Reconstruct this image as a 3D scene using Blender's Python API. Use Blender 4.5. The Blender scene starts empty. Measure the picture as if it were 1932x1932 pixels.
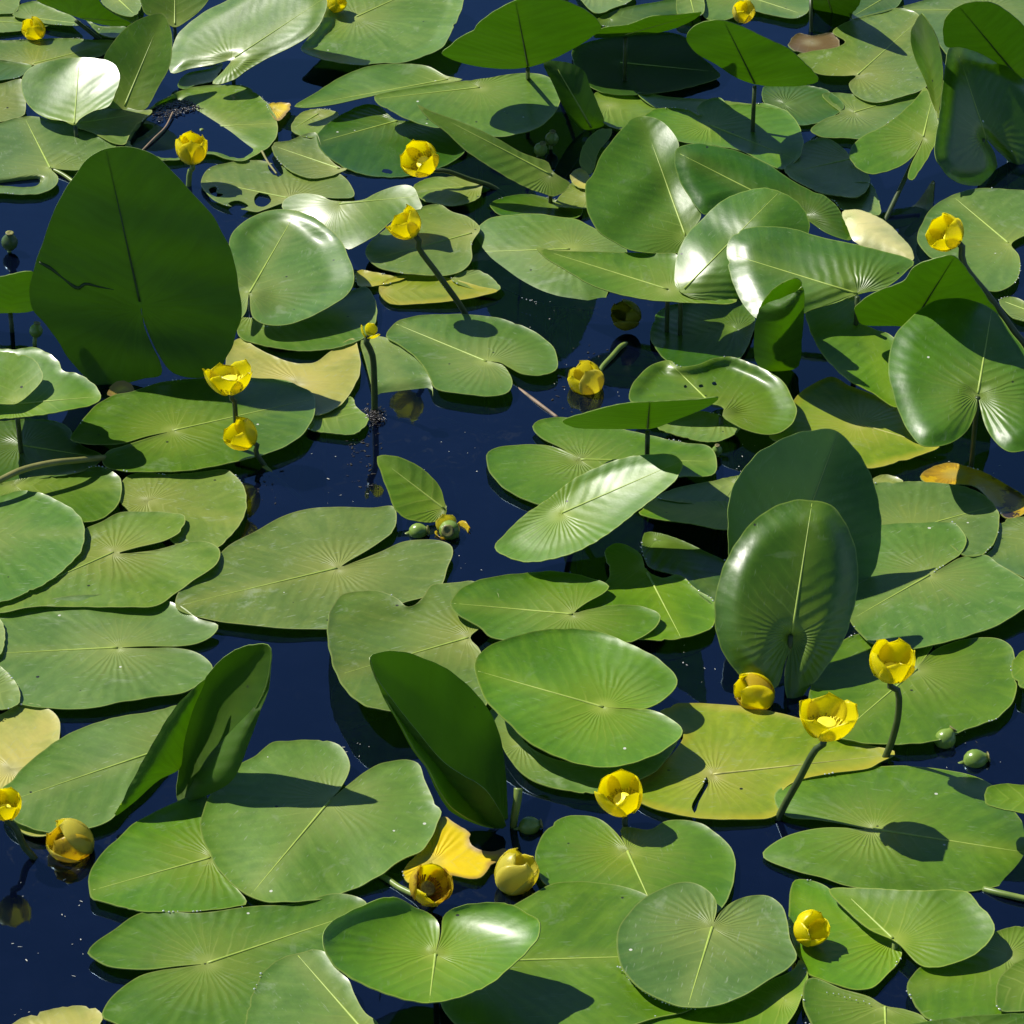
import bpy, math, random
import numpy as np
from mathutils import Vector, Matrix
from mathutils.geometry import delaunay_2d_cdt

random.seed(7)
SC = bpy.context.scene
COL = SC.collection
R = math.radians

# ------------------------------------------------------------------ camera, sky, sun, exposure
PITCH, FOV, CAMH = R(31.0), R(16.5), 2.04
TAN = math.tan(FOV / 2)
cam_data = bpy.data.cameras.new("camera")
cam = bpy.data.objects.new("camera", cam_data)
COL.objects.link(cam)
cam.location = (0, 0, CAMH)
cam.rotation_euler = (math.pi / 2 - PITCH, 0, 0)
cam_data.sensor_fit = 'HORIZONTAL'
cam_data.angle = FOV
cam_data.clip_start = 0.05
cam_data.clip_end = 500
SC.camera = cam

SUN_EL, SUN_AZ = R(49), R(-59)          # azimuth from +Y, clockwise positive
world = bpy.data.worlds.new("World")
SC.world = world
world.use_nodes = True
wn = world.node_tree
sky_node = wn.nodes.new('ShaderNodeTexSky')
sky_node.sky_type = 'NISHITA'
sky_node.sun_disc = False
sky_node.sun_elevation = SUN_EL
sky_node.sun_rotation = SUN_AZ
sky_node.air_density = 1.0
sky_node.dust_density = 0.0
sky_node.ozone_density = 6.0
wn.links.new(sky_node.outputs[0], wn.nodes['Background'].inputs[0])
wn.nodes['Background'].inputs[1].default_value = 0.064

sun_data = bpy.data.lights.new("sun", 'SUN')
sun_data.energy = 5.0
sun_data.angle = R(0.5)
sun_data.color = (1.0, 0.955, 0.87)
sun = bpy.data.objects.new("sun", sun_data)
COL.objects.link(sun)
sun_dir = Vector((math.sin(SUN_AZ) * math.cos(SUN_EL), math.cos(SUN_AZ) * math.cos(SUN_EL), math.sin(SUN_EL)))
sun.rotation_euler = sun_dir.to_track_quat('Z', 'Y').to_euler()
sun.location = sun_dir * 20

vs = SC.view_settings
vs.view_transform = 'Standard'
vs.look = 'None'
vs.exposure = 0.40
vs.gamma = 1.0
vs.use_curve_mapping = False
SC.cycles.max_bounces = 7
SC.cycles.diffuse_bounces = 4
SC.cycles.glossy_bounces = 3
SC.cycles.transmission_bounces = 6
SC.cycles.transparent_max_bounces = 6
SC.cycles.sample_clamp_indirect = 6
SC.cycles.use_denoising = True

# ------------------------------------------------------------------ pixels (0..1932 grid) to rays
CAM = np.array([0, 0, CAMH])
FWD = np.array([0, math.cos(PITCH), -math.sin(PITCH)])
UP = np.array([0, math.sin(PITCH), math.cos(PITCH)])
RT = np.array([1.0, 0, 0])

def rays(p):
    p = np.atleast_2d(np.asarray(p, float))
    u = (p[:, 0] - 966) / 966 * TAN
    v = (p[:, 1] - 966) / 966 * TAN
    return FWD + u[:, None] * RT - v[:, None] * UP

def at_z(x, y, z=0.0):
    d = rays((x, y))[0]
    return CAM + d * ((z - CAMH) / d[2])

def at_y(x, y, yy):
    d = rays((x, y))[0]
    return CAM + d * (yy / d[1])

def depth_px(p):
    """metres per grid pixel at a world point"""
    return float((np.asarray(p) - CAM) @ FWD) * TAN / 966

# ------------------------------------------------------------------ node helpers
class NT:
    def __init__(s, mat):
        s.t = mat.node_tree
        s.t.nodes.clear()
    def n(s, typ, **kw):
        nd = s.t.nodes.new('ShaderNode' + typ)
        for k, v in kw.items():
            setattr(nd, k, v)
        return nd
    def set(s, sock, v):
        if hasattr(v, 'links') or isinstance(v, bpy.types.NodeSocket):
            s.t.links.new(v, sock)
        else:
            sock.default_value = v
    def math(s, op, a, b=None, c=None, clamp=False):
        nd = s.n('Math', operation=op, use_clamp=clamp)
        s.set(nd.inputs[0], a)
        if b is not None: s.set(nd.inputs[1], b)
        if c is not None: s.set(nd.inputs[2], c)
        return nd.outputs[0]
    def mix(s, f, a, b, mode='MIX'):
        nd = s.n('Mix', data_type='RGBA', blend_type=mode)
        s.set(nd.inputs[0], f); s.set(nd.inputs[6], a); s.set(nd.inputs[7], b)
        return nd.outputs[2]
    def noise(s, vec, scale, detail=2.0, rough=0.5, dist=0.0, dims='3D'):
        nd = s.n('TexNoise', noise_dimensions=dims)
        if vec is not None: s.t.links.new(vec, nd.inputs['Vector'])
        nd.inputs['Scale'].default_value = scale
        nd.inputs['Detail'].default_value = detail
        nd.inputs['Roughness'].default_value = rough
        nd.inputs['Distortion'].default_value = dist
        return nd.outputs[0]
    def ramp(s, f, lo, hi, a=0.0, b=1.0):
        nd = s.n('MapRange', interpolation_type='SMOOTHSTEP')
        s.set(nd.inputs[0], f)
        nd.inputs[1].default_value = lo; nd.inputs[2].default_value = hi
        nd.inputs[3].default_value = a; nd.inputs[4].default_value = b
        return nd.outputs[0]

def c4(c):
    return (c[0], c[1], c[2], 1.0)

def newmat(name):
    m = bpy.data.materials.new(name)
    m.use_nodes = True
    return m

# ------------------------------------------------------------------ leaf materials
def vein_fields(N):
    """u along the midrib, v across (metres); returns vein line mask, radial distance, uv vector"""
    uv = N.n('UVMap', uv_map='leaf').outputs[0]
    sp = N.n('SeparateXYZ'); N.t.links.new(uv, sp.inputs[0])
    u, v = sp.outputs[0], sp.outputs[1]
    wob = N.noise(uv, 26, 2, 0.5)
    wob = N.math('MULTIPLY', N.math('SUBTRACT', wob, 0.5), 0.012)
    uw = N.math('ADD', u, wob)
    av = N.math('ABSOLUTE', v)
    u0 = N.math('SUBTRACT', uw, N.math('MULTIPLY', av, 0.8))
    pin = N.math('GREATER_THAN', u0, 0.0)
    pha = N.math('MULTIPLY', u0, 58.0)
    ang = N.math('ARCTAN2', av, uw)
    phb = N.math('MULTIPLY', N.math('SUBTRACT', 0.896, ang), 6.2)
    ph = N.math('ADD', N.math('MULTIPLY', pin, pha), N.math('MULTIPLY', N.math('SUBTRACT', 1.0, pin), phb))
    tri = N.math('PINGPONG', ph, 0.5)                 # 0 on a vein
    line = N.ramp(tri, 0.0, 0.12, 1.0, 0.0)
    soft = N.ramp(tri, 0.0, 0.5, 1.0, 0.0)
    r = N.math('SQRT', N.math('ADD', N.math('MULTIPLY', u, u), N.math('MULTIPLY', v, v)))
    sv = N.n('CombineXYZ')
    N.set(sv.inputs[0], N.math('MULTIPLY', ph, 1.1)); N.set(sv.inputs[1], N.math('MULTIPLY', r, 16.0)); N.set(sv.inputs[2], N.math('MULTIPLY', N.math('SIGN', v), 3.0))
    N.streak = N.noise(sv.outputs[0], 1.0, 3, 0.6)
    return uv, line, soft, r

def leaf_top(name, base, base2, vein, rough=0.36, spec=0.5, edge=None, trans=0.30, dust=0.5, pleat=1.0, blotch=None, ew=(0.003, 0.022), es=0.9, bs=17, coat=0.45, hubw=0.6):
    m = newmat(name)
    N = NT(m)
    uv, line, soft, r = vein_fields(N)
    info = N.n('ObjectInfo')
    rnd = info.outputs['Random']
    off = N.n('VectorMath', operation='ADD')
    N.t.links.new(uv, off.inputs[0])
    cmb = N.n('CombineXYZ'); N.set(cmb.inputs[2], N.math('MULTIPLY', rnd, 7.0)); N.set(cmb.inputs[0], N.math('MULTIPLY', rnd, 3.0))
    N.t.links.new(cmb.outputs[0], off.inputs[1])
    p = off.outputs[0]
    big = N.noise(p, 11, 3, 0.55)
    fine = N.noise(p, 130, 2, 0.6)
    col = N.mix(N.ramp(big, 0.32, 0.68), c4(base), c4(base2))
    col = N.mix(N.ramp(N.streak, 0.36, 0.70, 0.0, 0.55), col, c4([base[0] * 1.45, base[1] * 1.28, base[2] * 1.3]))
    col = N.mix(N.ramp(N.noise(p, 38, 3, 0.6), 0.50, 0.75, 0.0, 0.45), col, c4([base2[0] * 0.62, base2[1] * 0.72, base2[2] * 0.7]))
    col = N.mix(N.math('MULTIPLY', N.ramp(fine, 0.35, 0.75), 0.30), col, c4([x * 0.62 for x in base]))
    if blotch:
        bl = N.ramp(N.noise(p, bs, 4, 0.65), 0.50, 0.57)
        col = N.mix(bl, col, c4(blotch))
    # every leaf a little different in tone
    hs = N.n('HueSaturation')
    N.set(hs.inputs['Hue'], N.math('ADD', 0.495, N.math('MULTIPLY', rnd, 0.014)))
    rnd2 = N.math('FRACT', N.math('MULTIPLY', rnd, 13.7))
    N.set(hs.inputs['Value'], N.math('ADD', 0.76, N.math('MULTIPLY', rnd2, 0.24)))
    N.set(hs.inputs['Saturation'], N.math('ADD', 1.06, N.math('MULTIPLY', N.math('FRACT', N.math('MULTIPLY', rnd, 5.3)), 0.2)))
    N.t.links.new(col, hs.inputs['Color'])
    col = hs.outputs['Color']
    # yellower towards the hub and along the midrib, as the blade thickens there
    hubm = N.math('MULTIPLY', N.ramp(N.math('ADD', r, N.math('MULTIPLY', N.math('SUBTRACT', N.streak, 0.5), 0.09)), 0.005, 0.085, 1.0, 0.0), hubw)
    spu = N.n('SeparateXYZ'); N.t.links.new(uv, spu.inputs[0])
    ribm_ = N.math('MULTIPLY', N.ramp(N.math('ABSOLUTE', spu.outputs[1]), 0.002, 0.022, 0.6, 0.0), N.math('GREATER_THAN', spu.outputs[0], 0.0))
    col = N.mix(N.math('MAXIMUM', hubm, N.math('MULTIPLY', ribm_, hubw)), col, c4([base[0] * 1.5 + 0.05, base[1] * 1.22 + 0.02, base[2] * 1.0]))
    # veins pale towards the hub
    near = N.math('MULTIPLY', N.ramp(r, 0.0, 0.075, 0.62, 0.05), N.ramp(N.noise(p, 30, 2, 0.5), 0.35, 0.6, 0.25, 1.0))
    col = N.mix(N.math('MULTIPLY', line, near), col, c4(vein))
    col = N.mix(N.ramp(r, 0.002, 0.02, 0.75, 0.0), col, c4(vein))
    # pale dusty film, strongest in patches
    df = N.math('MULTIPLY', N.ramp(N.noise(p, 24, 4, 0.72, 0.6), 0.58, 0.72), dust * 0.28)
    sc_ = N.n('TexNoise'); sc_.inputs['Scale'].default_value = 8; sc_.inputs['Detail'].default_value = 2
    mp = N.n('Mapping'); mp.inputs['Scale'].default_value = (9, 60, 1); mp.inputs['Rotation'].default_value = (0, 0, 0.6)
    N.t.links.new(p, mp.inputs[0]); N.t.links.new(mp.outputs[0], sc_.inputs['Vector'])
    scr = N.math('MULTIPLY', N.ramp(sc_.outputs[0], 0.66, 0.72), dust * 0.35)
    film = N.math('MAXIMUM', df, scr)
    col = N.mix(film, col, (0.40, 0.48, 0.32, 1))
    # dark flecks and pale grains
    vo = N.n('TexVoronoi'); vo.inputs['Scale'].default_value = 46
    N.t.links.new(p, vo.inputs['Vector'])
    vs_ = N.n('SeparateXYZ'); N.t.links.new(vo.outputs['Color'], vs_.inputs[0])
    dot = N.math('LESS_THAN', N.math('ADD', vo.outputs['Distance'], N.math('MULTIPLY', fine, 0.08)), 0.115)
    col = N.mix(N.math('MULTIPLY', dot, N.math('GREATER_THAN', vs_.outputs[0], 0.89)), col, (0.012, 0.014, 0.008, 1))
    col = N.mix(N.math('MULTIPLY', dot, N.math('LESS_THAN', vs_.outputs[0], 0.05)), col, (0.7, 0.72, 0.6, 1))
    # margin
    ed = N.n('UVMap', uv_map='edge').outputs[0]
    se = N.n('SeparateXYZ'); N.t.links.new(ed, se.inputs[0])
    e = se.outputs[0]
    col = N.mix(N.ramp(e, 0.0004, 0.0018, 0.55, 0.0), col, c4(vein))
    if edge:
        en = N.math('ADD', e, N.math('MULTIPLY', N.math('SUBTRACT', big, 0.5), 0.03))
        col = N.mix(N.ramp(en, ew[0], ew[1], es, 0.0), col, c4(edge))
    pr = N.n('BsdfPrincipled')
    N.t.links.new(col, pr.inputs['Base Color'])
    ro = N.math('ADD', rough - 0.06, N.math('ADD', N.math('MULTIPLY', N.streak, 0.16), N.math('MULTIPLY', film, 0.35)))
    N.set(pr.inputs['Roughness'], ro)
    pr.inputs['Specular IOR Level'].default_value = spec
    pr.inputs['Coat Weight'].default_value = coat
    pr.inputs['Coat Roughness'].default_value = 0.24
    pr.inputs['Coat IOR'].default_value = 1.45
    pv = N.ramp(N.noise(p, 14, 2, 0.5), 0.40, 0.66, 0.10, 1.0)
    h1 = N.math('MULTIPLY', N.math('MULTIPLY', soft, pv), N.ramp(r, 0.0, 0.13, 1.0, 0.30))
    h = N.math('ADD', N.math('MULTIPLY', h1, 0.62 * pleat), N.math('MULTIPLY', fine, 0.22))
    h = N.math('ADD', h, N.math('MULTIPLY', big, 0.9))
    bp = N.n('Bump'); bp.inputs['Strength'].default_value = 0.55; bp.inputs['Distance'].default_value = 0.0016
    N.t.links.new(h, bp.inputs['Height'])
    N.t.links.new(bp.outputs[0], pr.inputs['Normal'])
    tr = N.n('BsdfTranslucent')
    N.t.links.new(N.mix(0.55, col, (0.34, 0.62, 0.02, 1)), tr.inputs[0])
    ms = N.n('MixShader'); ms.inputs[0].default_value = trans
    N.t.links.new(pr.outputs[0], ms.inputs[1]); N.t.links.new(tr.outputs[0], ms.inputs[2])
    out = N.n('OutputMaterial'); N.t.links.new(ms.outputs[0], out.inputs[0])
    return m

def leaf_under(name, base, glow, trans=0.62, rough=0.5):
    m = newmat(name)
    N = NT(m)
    uv, line, soft, r = vein_fields(N)
    big = N.noise(uv, 14, 3, 0.6)
    fine = N.noise(uv, 150, 3, 0.6)
    col = N.mix(N.ramp(big, 0.3, 0.7), c4(base), c4([x * 0.7 for x in base]))
    col = N.mix(N.math('MULTIPLY', line, 0.12), col, c4([x * 1.25 for x in base]))
    pr = N.n('BsdfPrincipled')
    N.t.links.new(col, pr.inputs['Base Color'])
    pr.inputs['Roughness'].default_value = rough
    pr.inputs['Specular IOR Level'].default_value = 0.35
    bp = N.n('Bump'); bp.inputs['Strength'].default_value = 0.5; bp.inputs['Distance'].default_value = 0.0012
    N.t.links.new(N.math('ADD', N.math('MULTIPLY', soft, 0.6), N.math('MULTIPLY', fine, 0.3)), bp.inputs['Height'])
    N.t.links.new(bp.outputs[0], pr.inputs['Normal'])
    tr = N.n('BsdfTranslucent')
    gl = N.mix(N.math('MULTIPLY', line, N.ramp(r, 0.0, 0.12, 0.35, 0.08)), c4(glow), c4([x * 0.55 for x in glow]))
    gl = N.mix(N.ramp(N.streak, 0.35, 0.7, 0.0, 0.5), gl, c4([x * 0.62 for x in glow]))
    gl = N.mix(N.math('MULTIPLY', fine, 0.35), gl, c4([x * 0.6 for x in glow]))
    N.t.links.new(gl, tr.inputs[0])
    ms = N.n('MixShader'); ms.inputs[0].default_value = trans
    N.t.links.new(pr.outputs[0], ms.inputs[1]); N.t.links.new(tr.outputs[0], ms.inputs[2])
    out = N.n('OutputMaterial'); N.t.links.new(ms.outputs[0], out.inputs[0])
    return m

def plain(name, col, rough=0.45, col2=None, scale=60, spec=0.4, trans=0.0, bump=0.3):
    m = newmat(name)
    N = NT(m)
    tc = N.n('TexCoord').outputs['Object']
    nz = N.noise(tc, scale, 4, 0.6)
    col2 = col2 or [x * 0.6 for x in col]
    c = N.mix(N.ramp(nz, 0.35, 0.7), c4(col), c4(col2))
    pr = N.n('BsdfPrincipled')
    N.t.links.new(c, pr.inputs['Base Color'])
    pr.inputs['Roughness'].default_value = rough
    pr.inputs['Specular IOR Level'].default_value = spec
    bp = N.n('Bump'); bp.inputs['Strength'].default_value = bump; bp.inputs['Distance'].default_value = 0.001
    N.t.links.new(nz, bp.inputs['Height']); N.t.links.new(bp.outputs[0], pr.inputs['Normal'])
    sh = pr.outputs[0]
    if trans:
        tr = N.n('BsdfTranslucent'); N.t.links.new(c, tr.inputs[0])
        ms = N.n('MixShader'); ms.inputs[0].default_value = trans
        N.t.links.new(sh, ms.inputs[1]); N.t.links.new(tr.outputs[0], ms.inputs[2])
        sh = ms.outputs[0]
    out = N.n('OutputMaterial'); N.t.links.new(sh, out.inputs[0])
    return m

def petal_mat(name, tip, base, brown=None, rough=0.32):
    """UV 'leaf': x = 0 at the base of the petal, 1 at its tip"""
    m = newmat(name)
    N = NT(m)
    uv = N.n('UVMap', uv_map='leaf').outputs[0]
    sp = N.n('SeparateXYZ'); N.t.links.new(uv, sp.inputs[0])
    tc = N.n('TexCoord').outputs['Object']
    nz = N.noise(tc, 90, 4, 0.65)
    s = N.math('ADD', sp.outputs[0], N.math('MULTIPLY', N.math('SUBTRACT', nz, 0.5), 0.25))
    c = N.mix(N.ramp(s, 0.10, 0.42), c4(base), c4(tip))
    c = N.mix(N.math('MULTIPLY', nz, 0.3), c, c4([tip[0] * 0.97, tip[1] * 0.90, tip[2]]))
    if brown:
        c = N.mix(N.ramp(N.noise(tc, 55, 5, 0.7), 0.5, 0.62), c, c4(brown))
    pr = N.n('BsdfPrincipled')
    N.t.links.new(c, pr.inputs['Base Color'])
    pr.inputs['Roughness'].default_value = rough
    st = N.noise(tc, 260, 2, 0.5)
    bp = N.n('Bump'); bp.inputs['Strength'].default_value = 0.25; bp.inputs['Distance'].default_value = 0.0008
    N.t.links.new(N.math('ADD', nz, N.math('MULTIPLY', st, 0.4)), bp.inputs['Height']); N.t.links.new(bp.outputs[0], pr.inputs['Normal'])
    tr = N.n('BsdfTranslucent'); N.t.links.new(c, tr.inputs[0])
    ms = N.n('MixShader'); ms.inputs[0].default_value = 0.65
    N.t.links.new(pr.outputs[0], ms.inputs[1]); N.t.links.new(tr.outputs[0], ms.inputs[2])
    out = N.n('OutputMaterial'); N.t.links.new(ms.outputs[0], out.inputs[0])
    return m

VEIN = (0.34, 0.42, 0.08)
MT = {
    'g': leaf_top('leaf_fresh_green', (0.128, 0.252, 0.030), (0.098, 0.208, 0.026), VEIN, 0.42, spec=0.55),
    'w': leaf_top('leaf_waxy_grey_green', (0.158, 0.275, 0.070), (0.125, 0.235, 0.050), VEIN, 0.44, spec=0.6, dust=0.9),
    'o': leaf_top('leaf_olive', (0.185, 0.278, 0.062), (0.145, 0.245, 0.046), (0.40, 0.44, 0.12), 0.46, dust=1.2),
    'y': leaf_top('leaf_yellow_green', (0.255, 0.350, 0.050), (0.195, 0.310, 0.042), (0.50, 0.48, 0.12), 0.40,
                  edge=(0.54, 0.45, 0.030), dust=0.8, es=0.6, ew=(-0.002, 0.016)),
    's': leaf_top('leaf_straw', (0.450, 0.470, 0.140), (0.360, 0.420, 0.095), (0.55, 0.52, 0.2), 0.42, dust=0.8),
    'Y': leaf_top('leaf_dying_yellow', (0.760, 0.640, 0.018), (0.700, 0.600, 0.040), (0.75, 0.62, 0.1), 0.42,
                  edge=(0.30, 0.17, 0.06), dust=0.3, es=0.8, ew=(-0.002, 0.007)),
    'B': leaf_top('leaf_rotting', (0.600, 0.440, 0.030), (0.52, 0.42, 0.08), (0.5, 0.4, 0.1), 0.30,
                  dust=0.3, blotch=(0.050, 0.030, 0.022), bs=42),
    'r': leaf_top('leaf_withered', (0.13, 0.10, 0.045), (0.07, 0.055, 0.03), (0.35, 0.3, 0.15), 0.5, edge=(0.4, 0.34, 0.2), ew=(-0.006, 0.0015), dust=0.2),
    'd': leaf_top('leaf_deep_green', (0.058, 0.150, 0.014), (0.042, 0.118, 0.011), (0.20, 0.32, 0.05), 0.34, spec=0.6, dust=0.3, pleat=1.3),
    'e': leaf_top('leaf_rich_green', (0.082, 0.200, 0.015), (0.060, 0.160, 0.012), (0.28, 0.40, 0.05), 0.40, spec=0.65, dust=0.4, pleat=1.35),
    'i': leaf_top('leaf_painted_shade', (0.040, 0.105, 0.008), (0.030, 0.085, 0.006), (0.09, 0.16, 0.02), 0.62, spec=0.22, dust=0.0, coat=0.0, hubw=0.2, trans=0.42),  # green darkened and dulled, so the shade sits in the colour
    'p': leaf_top('leaf_bleached', (0.66, 0.70, 0.36), (0.56, 0.64, 0.26), (0.5, 0.55, 0.2), 0.45, dust=0.2),
    'b': leaf_top('leaf_bright_green', (0.128, 0.285, 0.010), (0.095, 0.235, 0.008), (0.36, 0.46, 0.05), 0.42, spec=0.6, dust=0.35),
}
MU = {
    'u': leaf_under('leaf_underside', (0.100, 0.180, 0.030), (0.46, 0.74, 0.015)),
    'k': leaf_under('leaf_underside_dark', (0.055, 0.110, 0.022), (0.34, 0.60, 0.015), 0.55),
    'c': leaf_under('leaf_underside_cream', (0.62, 0.64, 0.30), (0.6, 0.7, 0.2), 0.25),
}
M_RIM = plain('leaf_margin', (0.20, 0.30, 0.05), 0.4)
M_RIB = plain('leaf_midrib', (0.34, 0.44, 0.075), 0.45, (0.27, 0.38, 0.06), 90)
M_RIBY = plain('leaf_midrib_pale', (0.46, 0.46, 0.12), 0.45)
M_RIBD = plain('leaf_midrib_dark', (0.035, 0.070, 0.012), 0.5)
M_STALK = plain('leaf_stalk_green', (0.20, 0.27, 0.055), 0.38, (0.13, 0.20, 0.04), 40)
M_STEM = plain('flower_stem_dark_green', (0.055, 0.085, 0.022), 0.40, (0.035, 0.055, 0.016), 50)
M_STALKO = plain('stalk_olive', (0.24, 0.23, 0.075), 0.4, (0.17, 0.18, 0.05), 50)
M_TWIG = plain('stalk_brown', (0.27, 0.19, 0.12), 0.6, (0.15, 0.11, 0.07), 60)

# ------------------------------------------------------------------ objects
def put(name, mesh, parent=None):
    o = bpy.data.objects.new(name, mesh)
    COL.objects.link(o)
    if parent is not None:
        o.parent = parent
        o.matrix_parent_inverse = Matrix.Translation(-parent.location)
    return o

def thing(name, loc, label, cat, group=None):
    o = bpy.data.objects.new(name, None)
    COL.objects.link(o)
    o.location = Vector(loc)
    o.empty_display_size = 0.02
    o['label'] = label
    o['category'] = cat
    if group: o['group'] = group
    return o

def mesh_from(name, verts, faces, mats, midx=None, smooth=True, uvs=None):
    me = bpy.data.meshes.new(name)
    me.from_pydata([tuple(map(float, v)) for v in verts], [], [tuple(map(int, f)) for f in faces])
    for m in mats: me.materials.append(m)
    if midx is not None: me.polygons.foreach_set('material_index', np.asarray(midx, np.int32))
    if smooth: me.polygons.foreach_set('use_smooth', np.ones(len(me.polygons), bool))
    if uvs:
        li = np.empty(len(me.loops), np.int32); me.loops.foreach_get('vertex_index', li)
        for nm, arr in uvs.items():
            l = me.uv_layers.new(name=nm)
            l.data.foreach_set('uv', np.asarray(arr, np.float32)[li].ravel())
    me.update()
    return me

def vnormals(V, F):
    V = np.asarray(V, float); F = np.asarray(F)
    n = np.zeros_like(V)
    a, b, c = V[F[:, 0]], V[F[:, 1]], V[F[:, 2]]
    fn = np.cross(b - a, c - a)
    for k in range(3): np.add.at(n, F[:, k], fn)
    if F.shape[1] == 4: np.add.at(n, F[:, 3], fn)
    l = np.linalg.norm(n, axis=1); l[l == 0] = 1
    return n / l[:, None]

def spline(pts, n, closed=False):
    """centripetal Catmull-Rom, n samples evenly spaced along the curve"""
    P = np.asarray(pts, float)
    if len(P) == 2 and not closed:
        t = np.linspace(0, 1, n)[:, None]
        return P[0] * (1 - t) + P[1] * t
    if closed:
        Q = np.vstack([P[-1], P, P[0], P[1]])
    else:
        Q = np.vstack([2 * P[0] - P[1], P, 2 * P[-1] - P[-2]])
    out = []
    for i in range(len(Q) - 3):
        p0, p1, p2, p3 = Q[i:i + 4]
        t1 = max(np.linalg.norm(p1 - p0), 1e-9) ** .5
        t2 = t1 + max(np.linalg.norm(p2 - p1), 1e-9) ** .5
        t3 = t2 + max(np.linalg.norm(p3 - p2), 1e-9) ** .5
        for t in np.linspace(t1, t2, 14, endpoint=False):
            a1 = (t1 - t) / t1 * p0 + t / t1 * p1
            a2 = (t2 - t) / (t2 - t1) * p1 + (t - t1) / (t2 - t1) * p2
            a3 = (t3 - t) / (t3 - t2) * p2 + (t - t2) / (t3 - t2) * p3
            b1 = (t2 - t) / t2 * a1 + t / t2 * a2
            b2 = (t3 - t) / (t3 - t1) * a2 + (t - t1) / (t3 - t1) * a3
            out.append((t2 - t) / (t2 - t1) * b1 + (t - t1) / (t2 - t1) * b2)
    if not closed: out.append(P[-1])
    C = np.array(out)
    if closed: C = np.vstack([C, C[0]])
    s = np.concatenate([[0], np.cumsum(np.linalg.norm(np.diff(C, axis=0), axis=1))])
    q = np.linspace(0, s[-1], n + 1)[:-1] if closed else np.linspace(0, s[-1], n)
    return np.stack([np.interp(q, s, C[:, k]) for k in range(C.shape[1])], 1)

def tube_mesh(name, path, rad, mat, seg=8, cap=True):
    P = np.asarray(path, float)
    n = len(P)
    rad = np.broadcast_to(np.asarray(rad, float), (n,))
    T = np.gradient(P, axis=0)
    T /= np.linalg.norm(T, axis=1)[:, None] + 1e-12
    ref = np.array([0.3, 0.2, 1.0]) if abs(T[0][2]) < 0.9 else np.array([1.0, 0, 0])
    V, Fc = [], []
    a = np.linspace(0, 2 * math.pi, seg, endpoint=False)
    x = np.cross(ref, T[0]); x /= np.linalg.norm(x)
    for i in range(n):
        x = x - T[i] * (x @ T[i]); x /= np.linalg.norm(x) + 1e-12
        y = np.cross(T[i], x)
        V.extend(P[i] + rad[i] * (np.cos(a)[:, None] * x + np.sin(a)[:, None] * y))
    for i in range(n - 1):
        for k in range(seg):
            Fc.append((i * seg + k, i * seg + (k + 1) % seg, (i + 1) * seg + (k + 1) % seg, (i + 1) * seg + k))
    if cap:
        Fc.append(tuple(range(seg))[::-1]); Fc.append(tuple(range((n - 1) * seg, n * seg)))
    return mesh_from(name, V, Fc, [mat])

def pp(s):
    return [tuple(float(t) for t in q.split(',')) for q in s.split()]

def poly_inside(P, Q):
    x, y = P[:, 0][:, None], P[:, 1][:, None]
    x1, y1 = Q[:, 0][None], Q[:, 1][None]
    x2, y2 = np.roll(Q[:, 0], -1)[None], np.roll(Q[:, 1], -1)[None]
    c = ((y1 > y) != (y2 > y)) & (x < (x2 - x1) * (y - y1) / (y2 - y1 + 1e-15) + x1)
    return c.sum(1) % 2 == 1

def poly_dist(P, Q):
    A = Q; B = np.roll(Q, -1, 0)
    d = B - A
    L = (d ** 2).sum(1) + 1e-15
    t = ((P[:, None] - A[None]) * d[None]).sum(2) / L[None]
    t = np.clip(t, 0, 1)
    return np.sqrt((((A[None] + t[..., None] * d[None]) - P[:, None]) ** 2).sum(2).min(1))

def sstep(a, b, x):
    t = np.clip((x - a) / (b - a), 0, 1)
    return t * t * (3 - 2 * t)

LEAF_SEED = [0]
EDGE_POINTS = []
LAST = [None]

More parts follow.
